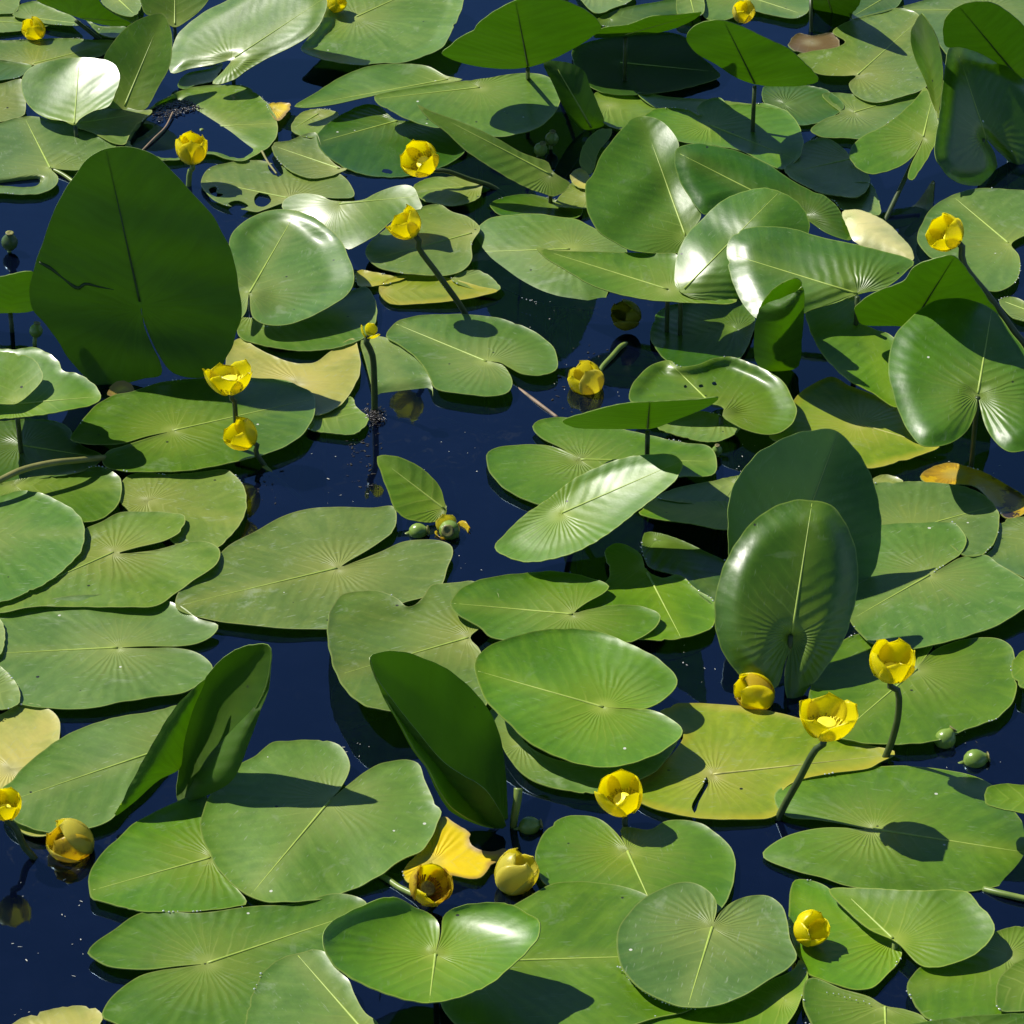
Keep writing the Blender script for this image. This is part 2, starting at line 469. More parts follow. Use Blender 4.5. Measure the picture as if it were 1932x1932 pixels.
def blade(root, outline, hub, tip, h=4, lean=0, az=0, at=None, pl=None, seen='top', cup=2.0, fold=0.0, edge=0.0, ew=18,
          bulge=0.0, wav=1.2, wl=0.11, fn=None, m='g', mu='u', grid=6.5, rib=True, ribm=None, thick=0.9, name='blade', holes=()):
    """One leaf blade traced on its own plane. h is the height (mm) of the hub, or of the pixel `at`, above the water;
    lean/az turn the plane's upper side; cup, fold, edge, bulge, wav (mm) curve it out of that plane."""
    LEAF_SEED[0] += 1
    if abs(lean) < 12 and not pl:
        wav, wl = wav * 1.6, 0.15
        if edge == 0: edge, ew = 1.7, 8
    rs = np.random.RandomState(LEAF_SEED[0] * 17 + 3)
    pts = pp(outline) if isinstance(outline, str) else outline
    if pl:
        A = []
        for q in pl:
            A.append(at_z(q[0], q[1], q[3]) if q[2] == 'z' else at_y(q[0], q[1], A[0][1] + q[3]))
        n = np.cross(A[1] - A[0], A[2] - A[0]); n /= np.linalg.norm(n)
        if (n @ (CAM - A[0]) > 0) != (seen == 'top'): n = -n
        O = A[0]
    else:
        L, Z = R(lean), R(az)
        n = np.array([math.sin(L) * math.sin(Z), -math.sin(L) * math.cos(Z), math.cos(L)])
        q = at or hub
        O = at_z(q[0], q[1], h / 1000)
    def onplane(px):
        d = rays(px)
        return CAM + d * (((O - CAM) @ n) / (d @ n))[:, None]
    Hp = onplane(hub)[0]; Tp = onplane(tip)[0]
    U = Tp - Hp; size = np.linalg.norm(U); U /= size
    Vx = np.cross(n, U)
    def loc(P): return np.stack([(P - Hp) @ U, (P - Hp) @ Vx], 1)
    ol = spline(pts, 20, True)
    per = np.linalg.norm(np.diff(loc(onplane(np.vstack([ol, ol[:1]]))), axis=0), axis=1).sum()
    nb = int(min(260, max(40, per / (grid * 0.75e-3))))
    bd = loc(onplane(spline(pts, nb, True)))
    # tiny irregularities of the margin
    tt = np.arange(nb) / nb * 2 * math.pi
    jig = sum(rs.uniform(-1, 1) * np.sin(k * tt + rs.uniform(0, 6.3)) for k in (9, 14, 23, 31)) * 0.00045
    if rs.rand() < 0.6 and abs(lean) < 20:          # small bites and nicks
        for _ in range(rs.randint(1, 4)):
            c0 = rs.randint(nb); dd = np.minimum(np.abs(np.arange(nb) - c0), nb - np.abs(np.arange(nb) - c0))
            jig = jig - rs.uniform(0.0012, 0.0035) * np.exp(-(dd / rs.uniform(0.5, 1.3)) ** 2)
    bd = bd + jig[:, None] * (bd / (np.linalg.norm(bd, axis=1)[:, None] + 1e-9))
    area = 0.5 * np.sum(bd[:, 0] * np.roll(bd[:, 1], -1) - np.roll(bd[:, 0], -1) * bd[:, 1])
    if area < 0: bd = bd[::-1]
    g = grid / 1000
    lo, hi = bd.min(0), bd.max(0)
    xs = np.arange(lo[0], hi[0], g); ys = np.arange(lo[1], hi[1], g * 0.866)
    G = np.array([(x + (g / 2 if j % 2 else 0), y) for j, y in enumerate(ys) for x in xs])
    G = G[poly_inside(G, bd)] if len(G) else np.zeros((0, 2))
    if len(G): G = G[poly_dist(G, bd) > g * 0.45]
    HL = [loc(onplane(spline(pp(q), max(10, 3 * len(pp(q))), True))) for q in holes]
    for q in HL:
        if len(G): G = G[~poly_inside(G, q) & (poly_dist(G, q) > g * 0.3)]
    W = np.vstack([bd] + HL + [G])
    ce, b0 = [], nb
    for q in HL:
        ce += [(b0 + k, b0 + (k + 1) % len(q)) for k in range(len(q))]; b0 += len(q)
    res = delaunay_2d_cdt([Vector(w) for w in W], ce, [list(range(nb))], 1, 1e-7)
    W = np.array([tuple(v) for v in res[0]])
    F = np.array([f for f in res[2] if len(f) == 3])
    ctr = W[F].mean(1)
    keep = poly_inside(ctr, bd)
    for q in HL: keep &= ~poly_inside(ctr, q)
    F = F[keep]
    _p, _q = W[F[:, 1]] - W[F[:, 0]], W[F[:, 2]] - W[F[:, 0]]
    a2 = _p[:, 0] * _q[:, 1] - _p[:, 1] * _q[:, 0]
    F[a2 < 0] = F[a2 < 0][:, ::-1]
    wv = [(rs.uniform(0, 6.3), rs.uniform(0, 6.3), rs.uniform(0.6, 1.6)) for _ in range(5)]
    rmax = max(np.linalg.norm(bd, axis=1).max(), 1e-3)
    def surf(Q):
        u, v = Q[:, 0], Q[:, 1]
        r = np.hypot(u, v)
        e = poly_dist(Q, bd)
        d = cup * (r / rmax) ** 2 + fold * np.abs(v) / rmax
        d = d + edge * (1 - sstep(0, ew / 1000, e)) ** 1.5
        if bulge:
            em = max(e.max(), 1e-4) if len(Q) > 50 else surf.em
            surf.em = em
            d = d + bulge * np.sin(np.clip(e / em, 0, 1) * math.pi / 2)
        w = 0
        for i, (p1, p2, k) in enumerate(wv):
            c, s = math.cos(p1), math.sin(p1)
            w = w + np.sin((u * c + v * s) * 2 * math.pi * k / wl + p2)
        d = d + wav * w / 3 * (0.35 + 0.65 * sstep(0.0, 0.06, r))
        if fn is not None: d = d + fn(u, v, e, r)
        P0 = Hp + u[:, None] * U + v[:, None] * Vx
        dr = P0 - CAM
        dr = dr / np.linalg.norm(dr, axis=1)[:, None]
        cs = dr @ n
        cs = np.where(np.abs(cs) < 0.3, np.sign(cs) * 0.3, cs)
        return P0 + dr * (d / 1000 / cs)[:, None], e
    P, e = surf(W)
    LAST[0] = (lambda px: surf(loc(onplane(px)))[0], n)
    N_ = vnormals(P, F)
    if (N_ @ n).mean() < 0:
        F = F[:, ::-1]; N_ = -N_
    nv = len(P)
    th = thick / 1000
    Bt = P - N_ * th
    bi = []                                   # boundary loop from faces
    ec = {}
    for f in F:
        for k in range(3):
            a, b = int(f[k]), int(f[(k + 1) % 3])
            ec[(a, b)] = 1
    rim = [(a, b) for (a, b) in ec if (b, a) not in ec]
    ids = sorted({a for r_ in rim for a in r_})
    mp = {a: i for i, a in enumerate(ids)}
    m_ = len(ids)
    V = np.vstack([P, Bt, P[ids], Bt[ids]])
    faces = [tuple(f) for f in F] + [tuple(f[::-1] + nv) for f in F]
    midx = [0] * len(F) + [1] * len(F)
    o2 = 2 * nv
    for a, b in rim:
        faces.append((o2 + mp[b], o2 + mp[a], o2 + m_ + mp[a], o2 + m_ + mp[b])); midx.append(2)
    uv = np.vstack([W, W, W[ids], W[ids]])
    ed = np.stack([e, np.zeros_like(e)], 1)
    ed = np.vstack([ed, ed, ed[ids], ed[ids]])
    o = put(name, mesh_from(name, V, faces, [MT[m], MU[mu], M_RIM], midx, True, {'leaf': uv, 'edge': ed}), root)
    if abs(lean) < 12 and not pl and h < 25:
        EDGE_POINTS.append(P[ids])
    if rib:
        tt = np.linspace(0.0, 0.985, 26)
        Q = np.stack([tt * size, np.zeros(26)], 1)
        ok = poly_inside(Q, bd) & (poly_dist(Q, bd) > 0.001)
        Q = Q[ok]
        if len(Q) > 5:
            S, _ = surf(Q)
            rr = np.linspace(1.6e-3, 0.4e-3, len(Q))
            put('midrib', tube_mesh('midrib', S - n * 0.35e-3, rr, ribm or (M_RIBY if m in 'ysY' else M_RIB), 7), o)
    return o, Hp, n

def stalk_to(root, top, bottom, rad=3.2e-3, mat=None, bend=0.0, name='stalk', n=12):
    top, bottom = np.asarray(top, float), np.asarray(bottom, float)
    mid = (top + bottom) / 2 + np.array([bend, 0, 0])
    path = spline([top, mid, bottom], n)
    return put(name, tube_mesh(name, path, np.linspace(rad * 0.9, rad * 1.1, n), mat or M_STALK, 9), root)

def leaf(label, outline, hub, tip, group='lily leaves floating on the pond', stalk=True, stalk_m=None, cat='lily leaf', name='lily_leaf', sb=None, **kw):
    q = kw.get('at') or hub
    root = thing(name, at_z(q[0], q[1], 0), label, cat, group)
    o, Hp, n = blade(root, outline, hub, tip, **kw)
    if stalk:
        st = Hp - n * (5.0e-3 if Hp[2] > 0.02 or abs(kw.get('lean', 0)) > 20 else 3.0e-3)
        if sb:
            e = at_z(sb[0], sb[1], 0.0); e = e + (e - st) * 0.4
        else:
            dx = -n * max(0.0, Hp[2]) * 0.5
            e = np.array([Hp[0] + dx[0], Hp[1] + dx[1] + 0.02, -0.22])
        stalk_to(root, st, e, mat=stalk_m or (M_STEM if Hp[2] > 0.02 else M_STALK))
    return root, Hp, n

# ------------------------------------------------------------------ the pond
def water_material():
    m = newmat('pond_water')
    N = NT(m)
    geo = N.n('NewGeometry')
    pos = geo.outputs['Position']
    rip = N.noise(pos, 9, 3, 0.5)
    rip2 = N.noise(pos, 70, 2, 0.5)
    h = N.math('ADD', rip, N.math('MULTIPLY', rip2, 0.10))
    bp = N.n('Bump'); bp.inputs['Strength'].default_value = 0.10; bp.inputs['Distance'].default_value = 0.004
    N.t.links.new(h, bp.inputs['Height'])
    fr = N.n('Fresnel'); fr.inputs['IOR'].default_value = 1.74
    N.t.links.new(bp.outputs[0], fr.inputs['Normal'])
    gl = N.n('BsdfGlossy'); gl.inputs['Roughness'].default_value = 0.03
    gl.inputs['Color'].default_value = (0.52, 0.74, 1, 1)
    N.t.links.new(bp.outputs[0], gl.inputs['Normal'])
    murk = N.n('BsdfDiffuse')
    mk = N.noise(pos, 16, 6, 0.7)
    N.t.links.new(N.mix(N.ramp(mk, 0.35, 0.75), (0.0022, 0.0044, 0.0190, 1), (0.0042, 0.0075, 0.0270, 1)), murk.inputs[0])
    weed = N.noise(pos, 34, 5, 0.75, 1.6)
    wk = N.math('MULTIPLY', N.ramp(weed, 0.56, 0.66), N.ramp(N.noise(pos, 3.5, 2, 0.5), 0.42, 0.62))
    murk_c = murk.inputs[0].links[0].from_socket
    N.t.links.new(N.mix(N.math('MULTIPLY', wk, 0.55), murk_c, (0.030, 0.034, 0.036, 1)), murk.inputs[0])
    tr = N.n('BsdfTransparent'); tr.inputs[0].default_value = (0.42, 0.55, 0.66, 1)
    body = N.n('MixShader'); body.inputs[0].default_value = 0.60
    N.t.links.new(murk.outputs[0], body.inputs[1]); N.t.links.new(tr.outputs[0], body.inputs[2])
    ms = N.n('MixShader')
    N.t.links.new(fr.outputs[0], ms.inputs[0])
    N.t.links.new(body.outputs[0], ms.inputs[1]); N.t.links.new(gl.outputs[0], ms.inputs[2])
    out = N.n('OutputMaterial'); N.t.links.new(ms.outputs[0], out.inputs[0])
    return m

def sheet(name, z, mat, half=150, y0=0, n=12):
    V = [(x, y, z) for y in np.linspace(y0 - half, y0 + half, n) for x in np.linspace(-half, half, n)]
    F = [(j * n + i, j * n + i + 1, (j + 1) * n + i + 1, (j + 1) * n + i) for j in range(n - 1) for i in range(n - 1)]
    o = put(name, mesh_from(name, V, F, [mat]))
    o['kind'] = 'structure'
    return o

water = sheet('pond_water', 0.0, water_material())
bed = sheet('pond_bed', -0.55, plain('pond_mud', (0.016, 0.016, 0.012), 0.9, (0.030, 0.026, 0.016), 6, 0.1))

# ------------------------------------------------------------------ leaves
FL = 'lily leaves floating on the pond'
UPG = 'lily leaves raised above the water'
U_ = dict(group=UPG)

# ---- far edge, beside and behind the large glossy leaf
leaf('bluish sliver of leaf in the far corner above the half sunk bud', '-60,-20 36,-10 37,5 30,22 0,26 -60,25', (-20, 10), (36, 5), h=5, m='w', rib=False)
leaf('narrow pale leaf lying behind the half sunk yellow bud', '24,27 40,8 75,2 105,18 135,30 155,46 100,46 60,38', (60, 34), (150, 44), h=7, m='w')
leaf('thin flat leaf floating just behind the half sunk yellow bud', '-40,22 0,26 24,28 60,39 95,46 60,55 0,61 -40,60', (-20, 40), (90, 46), h=3, m='w')
leaf('dark raised leaf held on a slanting dark stalk by open blue water', '67,-5 110,18 150,33 190,45 215,48 252,46 215,25 187,0 185,-40 100,-50', (143, 32), (245, 40), h=30, lean=42, az=165, m='g', mu='u', cup=6, sb=(185, 72), stalk_m=M_STEM, **U_)
leaf('pale leaf tucked behind the dark leaf with slanting stalk', '187,-5 215,22 255,30 268,5 265,-25 200,-25', (225, 0), (255, 28), h=12, m='w', stalk=False)
leaf('small curled pale leaf edge under the dark raised leaf', '217,23 240,22 262,33 250,46 225,35', (220, 26), (255, 40), h=10, m='w', lean=15, rib=False, stalk=False)
leaf('upright leaf with whitish sheen standing beside the pointed leaf', '266,-12 277,28 305,25 311,30 320,48 332,51 352,40 375,22 392,2 402,-25 308,-30', (330, 46), (330, -30), h=25, at=(330, 50), lean=30, az=20, m='g', cup=10, fold=8, **U_)
leaf('dark shaded leaf lying beneath the slanting stalk', '160,33 185,48 240,52 220,70 190,64', (180, 45), (225, 65), h=4, m='d', stalk=False, rib=False)
leaf('olive leaf floating in front of the half sunk bud', '-40,80 20,76 75,73 130,72 175,75 218,78 205,98 180,108 110,114 62,123 30,117 0,113 -40,112', (62, 121), (215, 80), h=4, m='o')
leaf('dark lobe of leaf resting against the glossy silver leaf', '-40,114 0,114 45,119 60,124 40,143 0,151 -40,152', (60, 124), (-40, 130), h=7, m='d', rib=False)
leaf('cupped leaf with silvery white sheen beside the pointed leaf', '45,140 62,125 120,110 180,110 215,120 226,147 218,175 205,200 175,210 150,225 140,236 120,228 95,225 68,212 48,190 40,162', (140, 234), (150, 110), h=26, lean=21, az=-42, cup=16, m='b', fold=5, **U_)
leaf('upright pointed leaf with pale margin behind the silvery leaf', '307,26 322,55 325,85 320,125 300,162 275,205 262,209 235,207 205,200 198,150 195,112 215,77 240,50 275,31', (232, 207), (307, 27), h=8, lean=42, az=8, cup=4, fold=14, m='g', **U_)
leaf('largest leaf with white mirror sheen and radiating veins', '322,137 330,75 355,45 390,20 430,0 480,-25 560,-30 612,-12 616,15 600,50 580,70 540,93 500,112 470,130 440,150 412,159 400,157 420,135 436,114 400,122 360,129', (436, 113), (614, -5), h=45, lean=21, az=-47, cup=7, edge=-5, ew=30, m='g', wav=2.2, **U_)
leaf('dark leaf scrap showing beneath the mirror bright leaf', '335,160 350,140 400,128 420,118 405,150 370,160 345,168', (400, 130), (340, 163), h=3, m='d', stalk=False, rib=False)
def pool(u, v, e, r):
    return -16 * sstep(0.055, -0.03, u + 0.0 * v)
leaf('leaf half flooded with dark mud and blue water', '282,205 312,185 350,168 400,160 440,160 465,163 483,175 508,200 524,232 520,260 503,280 483,292 460,303 430,300 395,290 350,300 290,300 235,272 250,245', (380, 240), (524, 232), h=4, m='o', wav=1.0,
     fn=lambda u, v, e, r: -12 * sstep(0.050, -0.010, u + 0.55 * v) * sstep(0.003, 0.012, e))
leaf('flat leaf with pale midrib and flooded bluish lobe', '-60,240 0,232 30,222 70,220 100,228 140,235 175,250 220,275 190,285 162,310 150,320 120,320 96,318 110,335 105,350 82,363 50,367 15,365 -60,352', (95, 317), (48, 225), h=5, m='w', wav=0.8,
     fn=lambda u, v, e, r: -9 * sstep(0.012, 0.03, e) * sstep(-0.012, -0.035, u) * sstep(0.0, 0.02, v * 0 + 0.02))
leaf('yellowish olive leaf edge left of the silvery cupped leaf', '-40,162 0,158 42,150 46,170 46,215 20,225 0,230 -40,235', (-30, 200), (44, 165), h=9, m='o', lean=10, rib=False)
leaf('green leaf between the silvery leaf and the flooded leaf', '140,236 155,222 180,208 215,198 262,208 288,208 272,225 250,245 235,272 215,270 175,250', (150, 232), (280, 212), h=8, m='o')

# ---- the great dark upright leaf and its neighbours
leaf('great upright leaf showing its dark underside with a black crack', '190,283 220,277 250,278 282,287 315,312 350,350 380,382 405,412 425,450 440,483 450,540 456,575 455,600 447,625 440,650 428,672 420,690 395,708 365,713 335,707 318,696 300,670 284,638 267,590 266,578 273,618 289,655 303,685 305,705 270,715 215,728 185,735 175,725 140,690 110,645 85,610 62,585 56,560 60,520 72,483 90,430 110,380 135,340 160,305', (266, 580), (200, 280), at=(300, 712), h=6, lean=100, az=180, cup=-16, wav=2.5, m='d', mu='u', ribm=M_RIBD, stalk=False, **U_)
b1_root = bpy.data.objects[[o.name for o in bpy.data.objects if o.get('label', '').startswith('great upright')][0]]
_f, _nn = LAST[0]
_cr = _f(spline(pp('74,494 95,505 120,525 148,543 160,535 185,540 215,546'), 24)) - _nn * 0.0012
put('crack', tube_mesh('crack', _cr, np.interp(np.arange(24), [0, 3, 8, 12, 18, 23], [.0014, .0022, .0010, .0024, .0014, .0003]), M_RIBD, 6), b1_root)

leaf('shaded leaf under a yellow bud behind a glossy curled leaf rim', '873,-10 868,25 853,58 833,90 815,100 758,118 718,119 683,122 633,117 595,107 568,92 583,70 610,35 620,-10 700,-60 800,-60', (672, 32), (850, -50), h=22, lean=6, az=-20, cup=4, m='w', ew=26, edge=14, **U_)
leaf('narrow raised leaf lying across two leaves, bluish sheen along it', '556,200 595,175 643,145 695,125 753,120 808,125 840,142 873,150 850,155 795,165 745,172 683,185 623,198 570,203', (845, 150), (560, 201), h=42, lean=8, az=-20, cup=3, m='g', wav=2, **U_)
leaf('broad leaf with a lit tip and a wide shaded lobe', '707,182 740,172 800,162 850,155 880,152 920,147 960,140 1005,138 1035,145 1052,165 1057,190 1045,215 1015,240 975,253 940,258 900,250 860,240 815,240 770,225 735,207 712,195', (905, 165), (712, 186), h=42, lean=5, cup=6, m='g', **U_)
leaf('dark leaf with a pale torn patch behind the open flower', '688,197 643,217 608,242 597,262 608,285 643,312 683,328 733,334 783,330 833,315 873,290 880,260 840,235 790,228 745,225 715,200', (750, 228), (600, 268), h=8, lean=4, m='d', cup=5)
leaf('long folded leaf leaning above the open flower like a blade', '787,197 813,209 883,235 940,262 985,288 1020,300 1036,308 1040,320 1060,335 1076,346 1063,362 1045,370 1010,360 966,340 930,318 880,285 840,248 810,225', (1040, 330), (790, 199), at=(1010, 358), h=35, lean=42, az=10, m='g', fold=16, cup=-4, wav=2, **U_)
leaf('small leaf with speckled face left of the torn dark leaf', '513,272 545,265 595,250 610,285 640,315 655,318 630,330 585,336 545,320 520,295', (640, 318), (516, 275), h=5, m='o')
leaf('little leaf peeping out below the narrow raised leaf', '565,215 600,205 640,215 610,240 597,258 570,257 549,243', (600, 215), (552, 243), h=4, m='o', stalk=False)
leaf('bright yellow scrap of leaf beside the flooded leaf', '505,197 550,197 543,212 523,228', (520, 205), (545, 200), h=4, m='Y', stalk=False, rib=False)
leaf('perforated leaf with dark holes floating by the tall bud', '380,345 390,320 425,308 483,302 520,310 560,320 610,322 640,328 660,345 668,370 640,374 600,372 550,378 500,395 483,400 450,392 420,385 395,370', (545, 374), (384, 340), h=3, m='o', wav=0.8, holes=['480,372 492,362 505,366 512,378 498,390 482,386', '394,356 410,352 408,362 422,366 412,372 398,366', '505,312 528,310 534,330 516,330', '430,384 448,378 470,388 452,394'])
leaf('wavy leaf with blotchy white sheen behind the tilted flower', '535,378 558,367 583,365 608,370 625,378 683,377 708,365 733,355 758,349 780,353 793,380 795,393 770,398 733,422 708,445 683,458 655,470 630,440 595,412 558,397 533,395', (640, 385), (790, 370), h=45, lean=22, az=-46, m='g', wav=4.5, wl=0.13, cup=-3, **U_)
leaf('domed pale leaf with a white sheen along its rolled rim', '438,440 460,418 490,403 520,395 550,396 580,405 610,422 640,450 658,485 668,515 665,540 650,560 620,580 600,590 580,600 545,612 520,614 495,610 476,596 470,553 464,588 452,602 447,560 440,500 432,460', (471, 552), (560, 397), h=26, lean=9, az=-25, cup=-5, edge=11, ew=40, m='w', wav=1.5, **U_)
leaf('flat leaf lying under the domed pale leaf', '455,600 480,600 520,590 570,580 630,560 672,545 690,540 705,560 712,590 705,615 685,638 650,652 610,660 570,662 530,658 490,650 455,638 447,620', (480, 590), (705, 600), h=6, m='w', rib=False)
leaf('olive grey leaf behind the stem of the tilted flower', '797,390 830,385 850,398 885,410 905,430 890,460 890,490 870,512 830,520 790,518 740,512 700,495 690,470 735,425 760,405', (890, 440), (700, 490), h=9, m='o')
leaf('yellowish leaf just below the open flower facing outward', '780,352 808,336 845,333 880,335 910,345 908,360 905,372 858,388 820,383 793,375', (900, 352), (785, 358), h=6, m='o')
leaf('lime yellow sliver under the olive grey leaf', '672,510 700,512 740,520 770,522 740,533 700,540 676,538', (690, 520), (765, 523), h=4, m='y', rib=False, stalk=False)
leaf('yellow green narrow leaf floating at the edge of blue water', '714,548 722,532 755,520 800,520 850,525 905,540 940,548 900,560 850,568 790,573 735,572', (720, 548), (936, 548), h=4, m='y', rib=False)
leaf('green leaf end beneath the bluish sheen leaf', '850,525 885,510 910,512 940,535 945,545 905,548', (860, 525), (942, 543), h=6, m='w', rib=False, stalk=False)
leaf('wide leaf with milky bluish sheen beside the overlapping leaf heap', '885,470 890,445 905,425 930,410 970,405 1010,403 1050,408 1090,415 1130,435 1170,455 1185,480 1180,510 1150,545 1142,565 1135,580 1115,584 1080,582 1030,575 985,560 945,540 910,515 890,495', (1075, 470), (890, 475), h=16, lean=8, az=-45, cup=-9, edge=-4, ew=40, m='w')

# ---- far edge, right half
leaf('unseen raised leaf added beyond the far rim to cast shade', '940,-90 1000,-130 1100,-148 1200,-135 1250,-90 1220,-45 1130,-25 1020,-35 960,-55', (1100, -45), (1110, -145), h=140, m='g', sb=(1010, 70), **U_)  # out of view, added so its shadow covers the dark leaf nearby
leaf('bright backlit leaf held up with a dark midrib and stalk', '833,100 850,85 870,68 895,55 898,48 930,22 965,3 990,-6 1030,-6 1070,2 1105,18 1128,38 1135,52 1115,70 1080,92 1040,112 1005,124 970,129 920,127 880,120 850,110', (996, 123), (972, -4), h=95, lean=46, az=176, cup=-6, wav=3, m='b', ribm=M_RIBD, sb=(996, 165), stalk_m=M_STEM, **U_)
leaf('thin backlit leaf seen nearly edge on beside the dark midrib leaf', '1136,53 1186,45 1228,30 1273,27 1324,23 1315,32 1280,50 1240,61 1180,66 1120,69', (1180, 64), (1322, 24), at=(1200, 64), h=75, lean=31, az=180, cup=-5, m='b', wav=3, **U_)
leaf('pale leaf at the far rim behind the backlit leaves', '1085,-25 1200,-25 1192,0 1160,14 1127,25 1105,10', (1120, -15), (1180, 5), h=6, m='w', stalk=False)
leaf('small pale leaf end behind the thin backlit leaf', '1283,-20 1320,-20 1327,25 1290,30 1278,25', (1300, -15), (1310, 27), h=10, m='w', stalk=False)
leaf('flat bluish leaf behind the pale upright bud', '1318,-25 1440,-30 1530,-15 1526,20 1502,34 1450,27 1420,21 1355,40 1328,30', (1400, -10), (1510, 25), h=5, m='w')
leaf('bright backlit oval leaf raised in front of the pale bud', '1295,68 1310,48 1340,38 1360,37 1395,47 1450,73 1490,92 1515,115 1540,140 1543,152 1525,159 1480,162 1430,159 1390,146 1350,120 1315,100 1298,80', (1424, 156), (1366, 39), h=80, lean=45, az=176, cup=-5, m='b', ribm=M_RIBD, wav=2.5, stalk_m=M_STEM, **U_)
leaf('dark shaded leaf lying behind the long rolled leaf', '1080,95 1125,75 1200,65 1270,62 1305,78 1325,108 1345,125 1358,143 1316,160 1240,175 1150,177 1110,160 1085,125', (1170, 118), (1350, 135), h=5, m='i')  # dark matte green carries part of this leaf's shade
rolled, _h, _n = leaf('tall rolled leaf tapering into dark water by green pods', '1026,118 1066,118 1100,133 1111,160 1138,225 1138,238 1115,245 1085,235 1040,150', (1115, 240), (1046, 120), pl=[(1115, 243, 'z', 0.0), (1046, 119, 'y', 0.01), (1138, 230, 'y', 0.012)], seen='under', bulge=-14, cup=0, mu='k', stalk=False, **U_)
leaf('shaded flat leaf to the right of the rolled leaf', '1120,178 1205,175 1240,200 1255,232 1215,240 1180,245 1140,232', (1150, 200), (1250, 228), h=4, m='g', rib=False)
leaf('leaf partly hidden behind the leaf with a puckered hub', '1203,175 1265,183 1330,187 1370,190 1420,196 1445,195 1480,210 1400,230 1300,215 1240,205', (1330, 192), (1210, 178), h=6, m='g', rib=False)
leaf('green leaf with a puckered hub and one raised lobe', '1215,222 1230,208 1260,203 1300,208 1320,218 1313,205 1330,190 1358,184 1372,196 1400,196 1449,202 1480,207 1500,225 1514,255 1515,280 1500,305 1477,319 1440,305 1400,285 1350,275 1300,270 1260,260 1240,240', (1340, 236), (1500, 300), h=12, lean=4, cup=6, wav=2.5, m='b')
leaf('cupped leaf with a shining fold at the middle of the raised heap', '1106,345 1116,332 1136,290 1176,240 1191,224 1211,219 1236,222 1261,240 1281,272 1274,305 1290,355 1323,405 1300,440 1290,460 1285,475 1250,478 1191,472 1156,455 1128,435 1111,405 1105,375', (1294, 447), (1212, 221), h=86, lean=22, az=-8, cup=6, fold=34, m='e', wav=3, **U_)
leaf('small grey green leaf standing behind the cupped leaf with shining fold', '1094,310 1098,280 1115,255 1135,243 1155,245 1150,260 1130,285 1118,325 1110,330', (1108, 328), (1145, 245), h=8, lean=35, m='w', rib=False, **U_)
leaf('white bleached scrap of leaf beside the cupped leaf with shining fold', '1076,330 1095,317 1113,335 1108,355 1085,350', (1090, 335), (1108, 350), h=8, m='s', mu='c', stalk=False, rib=False)
leaf('olive leaf corner under the cupped leaf with shining fold', '1047,386 1060,365 1080,345 1106,350 1116,388 1070,391', (1110, 372), (1050, 384), h=6, m='o', stalk=False, rib=False)
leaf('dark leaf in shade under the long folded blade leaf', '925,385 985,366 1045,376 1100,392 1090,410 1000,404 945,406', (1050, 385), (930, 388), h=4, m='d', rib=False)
l12, _h, _n = leaf('long dark leaf with a white gleam at its curled end', '1272,300 1276,283 1290,274 1320,270 1341,274 1391,285 1449,310 1494,340 1535,362 1560,372 1580,390 1595,420 1606,452 1560,440 1530,420 1508,407 1470,412 1420,402 1390,385 1365,385 1330,405 1300,370 1280,335', (1518, 410), (1277, 287), h=102, lean=20, az=6, cup=8, fold=6, edge=-6, ew=25, m='d', wav=2, **U_)
blade(l12, '1589,400 1611,395 1636,400 1674,420 1699,445 1719,468 1724,490 1690,483 1661,475 1611,455 1598,428', (1600, 410), (1720, 486), h=100, lean=14, az=-25, bulge=6, cup=0, m='p', mu='c', rib=False, name='curled_lobe')
MU_FLIP = None
leaf('humped glossy leaf arching over the long pale leaf', '1275,540 1273,515 1278,480 1298,440 1323,415 1348,390 1378,370 1415,358 1450,355 1490,370 1520,400 1528,430 1500,480 1450,530 1400,562 1340,566 1300,560', (1284, 552), (1470, 362), at=(1300, 560), h=66, lean=24, az=-15, bulge=18, cup=-2, m='e', wav=2, **U_)
leaf('long pale leaf with a straight far edge over black water', '1012,467 1050,473 1100,474 1180,476 1250,478 1278,480 1282,515 1283,540 1300,552 1330,560 1392,566 1380,573 1330,572 1280,570 1220,565 1160,553 1110,535 1060,505 1030,487', (1260, 546), (1016, 469), h=66, lean=10, az=-10, cup=8, m='g', wav=1.5, **U_)
leaf('broad leaf with fine radiating veins beside the pale curl', '1371,480 1377,450 1400,433 1449,427 1500,432 1540,445 1600,458 1660,472 1715,488 1725,497 1712,510 1690,530 1660,547 1640,550 1618,556 1575,572 1530,585 1480,610 1426,600 1396,563 1378,520', (1617, 554), (1374, 478), h=116, lean=17, az=-28, cup=5, edge=-8, ew=35, m='e', wav=2, **U_)
leaf('yellow green lobe with a blue shadow patch under broad veined leaf', '1517,568 1520,545 1574,553 1624,563 1614,583 1626,608 1690,640 1720,700 1730,760 1690,768 1649,743 1599,715 1574,693 1549,663 1529,625', (1620, 560), (1690, 768), h=80, lean=10, az=-10, cup=4, m='b', wav=2, rib=False, **U_)
e2, _h, _n = leaf('upright rolled leaf like a green cone', '1428,600 1440,578 1470,565 1500,552 1514,540 1516,590 1512,640 1505,690 1470,700 1440,697 1426,680', (1470, 698), (1480, 560), pl=[(1470, 698, 'z', 0.0), (1475, 560, 'y', -0.085), (1512, 640, 'y', -0.034)], seen='under', bulge=-16, cup=0, m='b', rib=False, stalk=False, **U_)
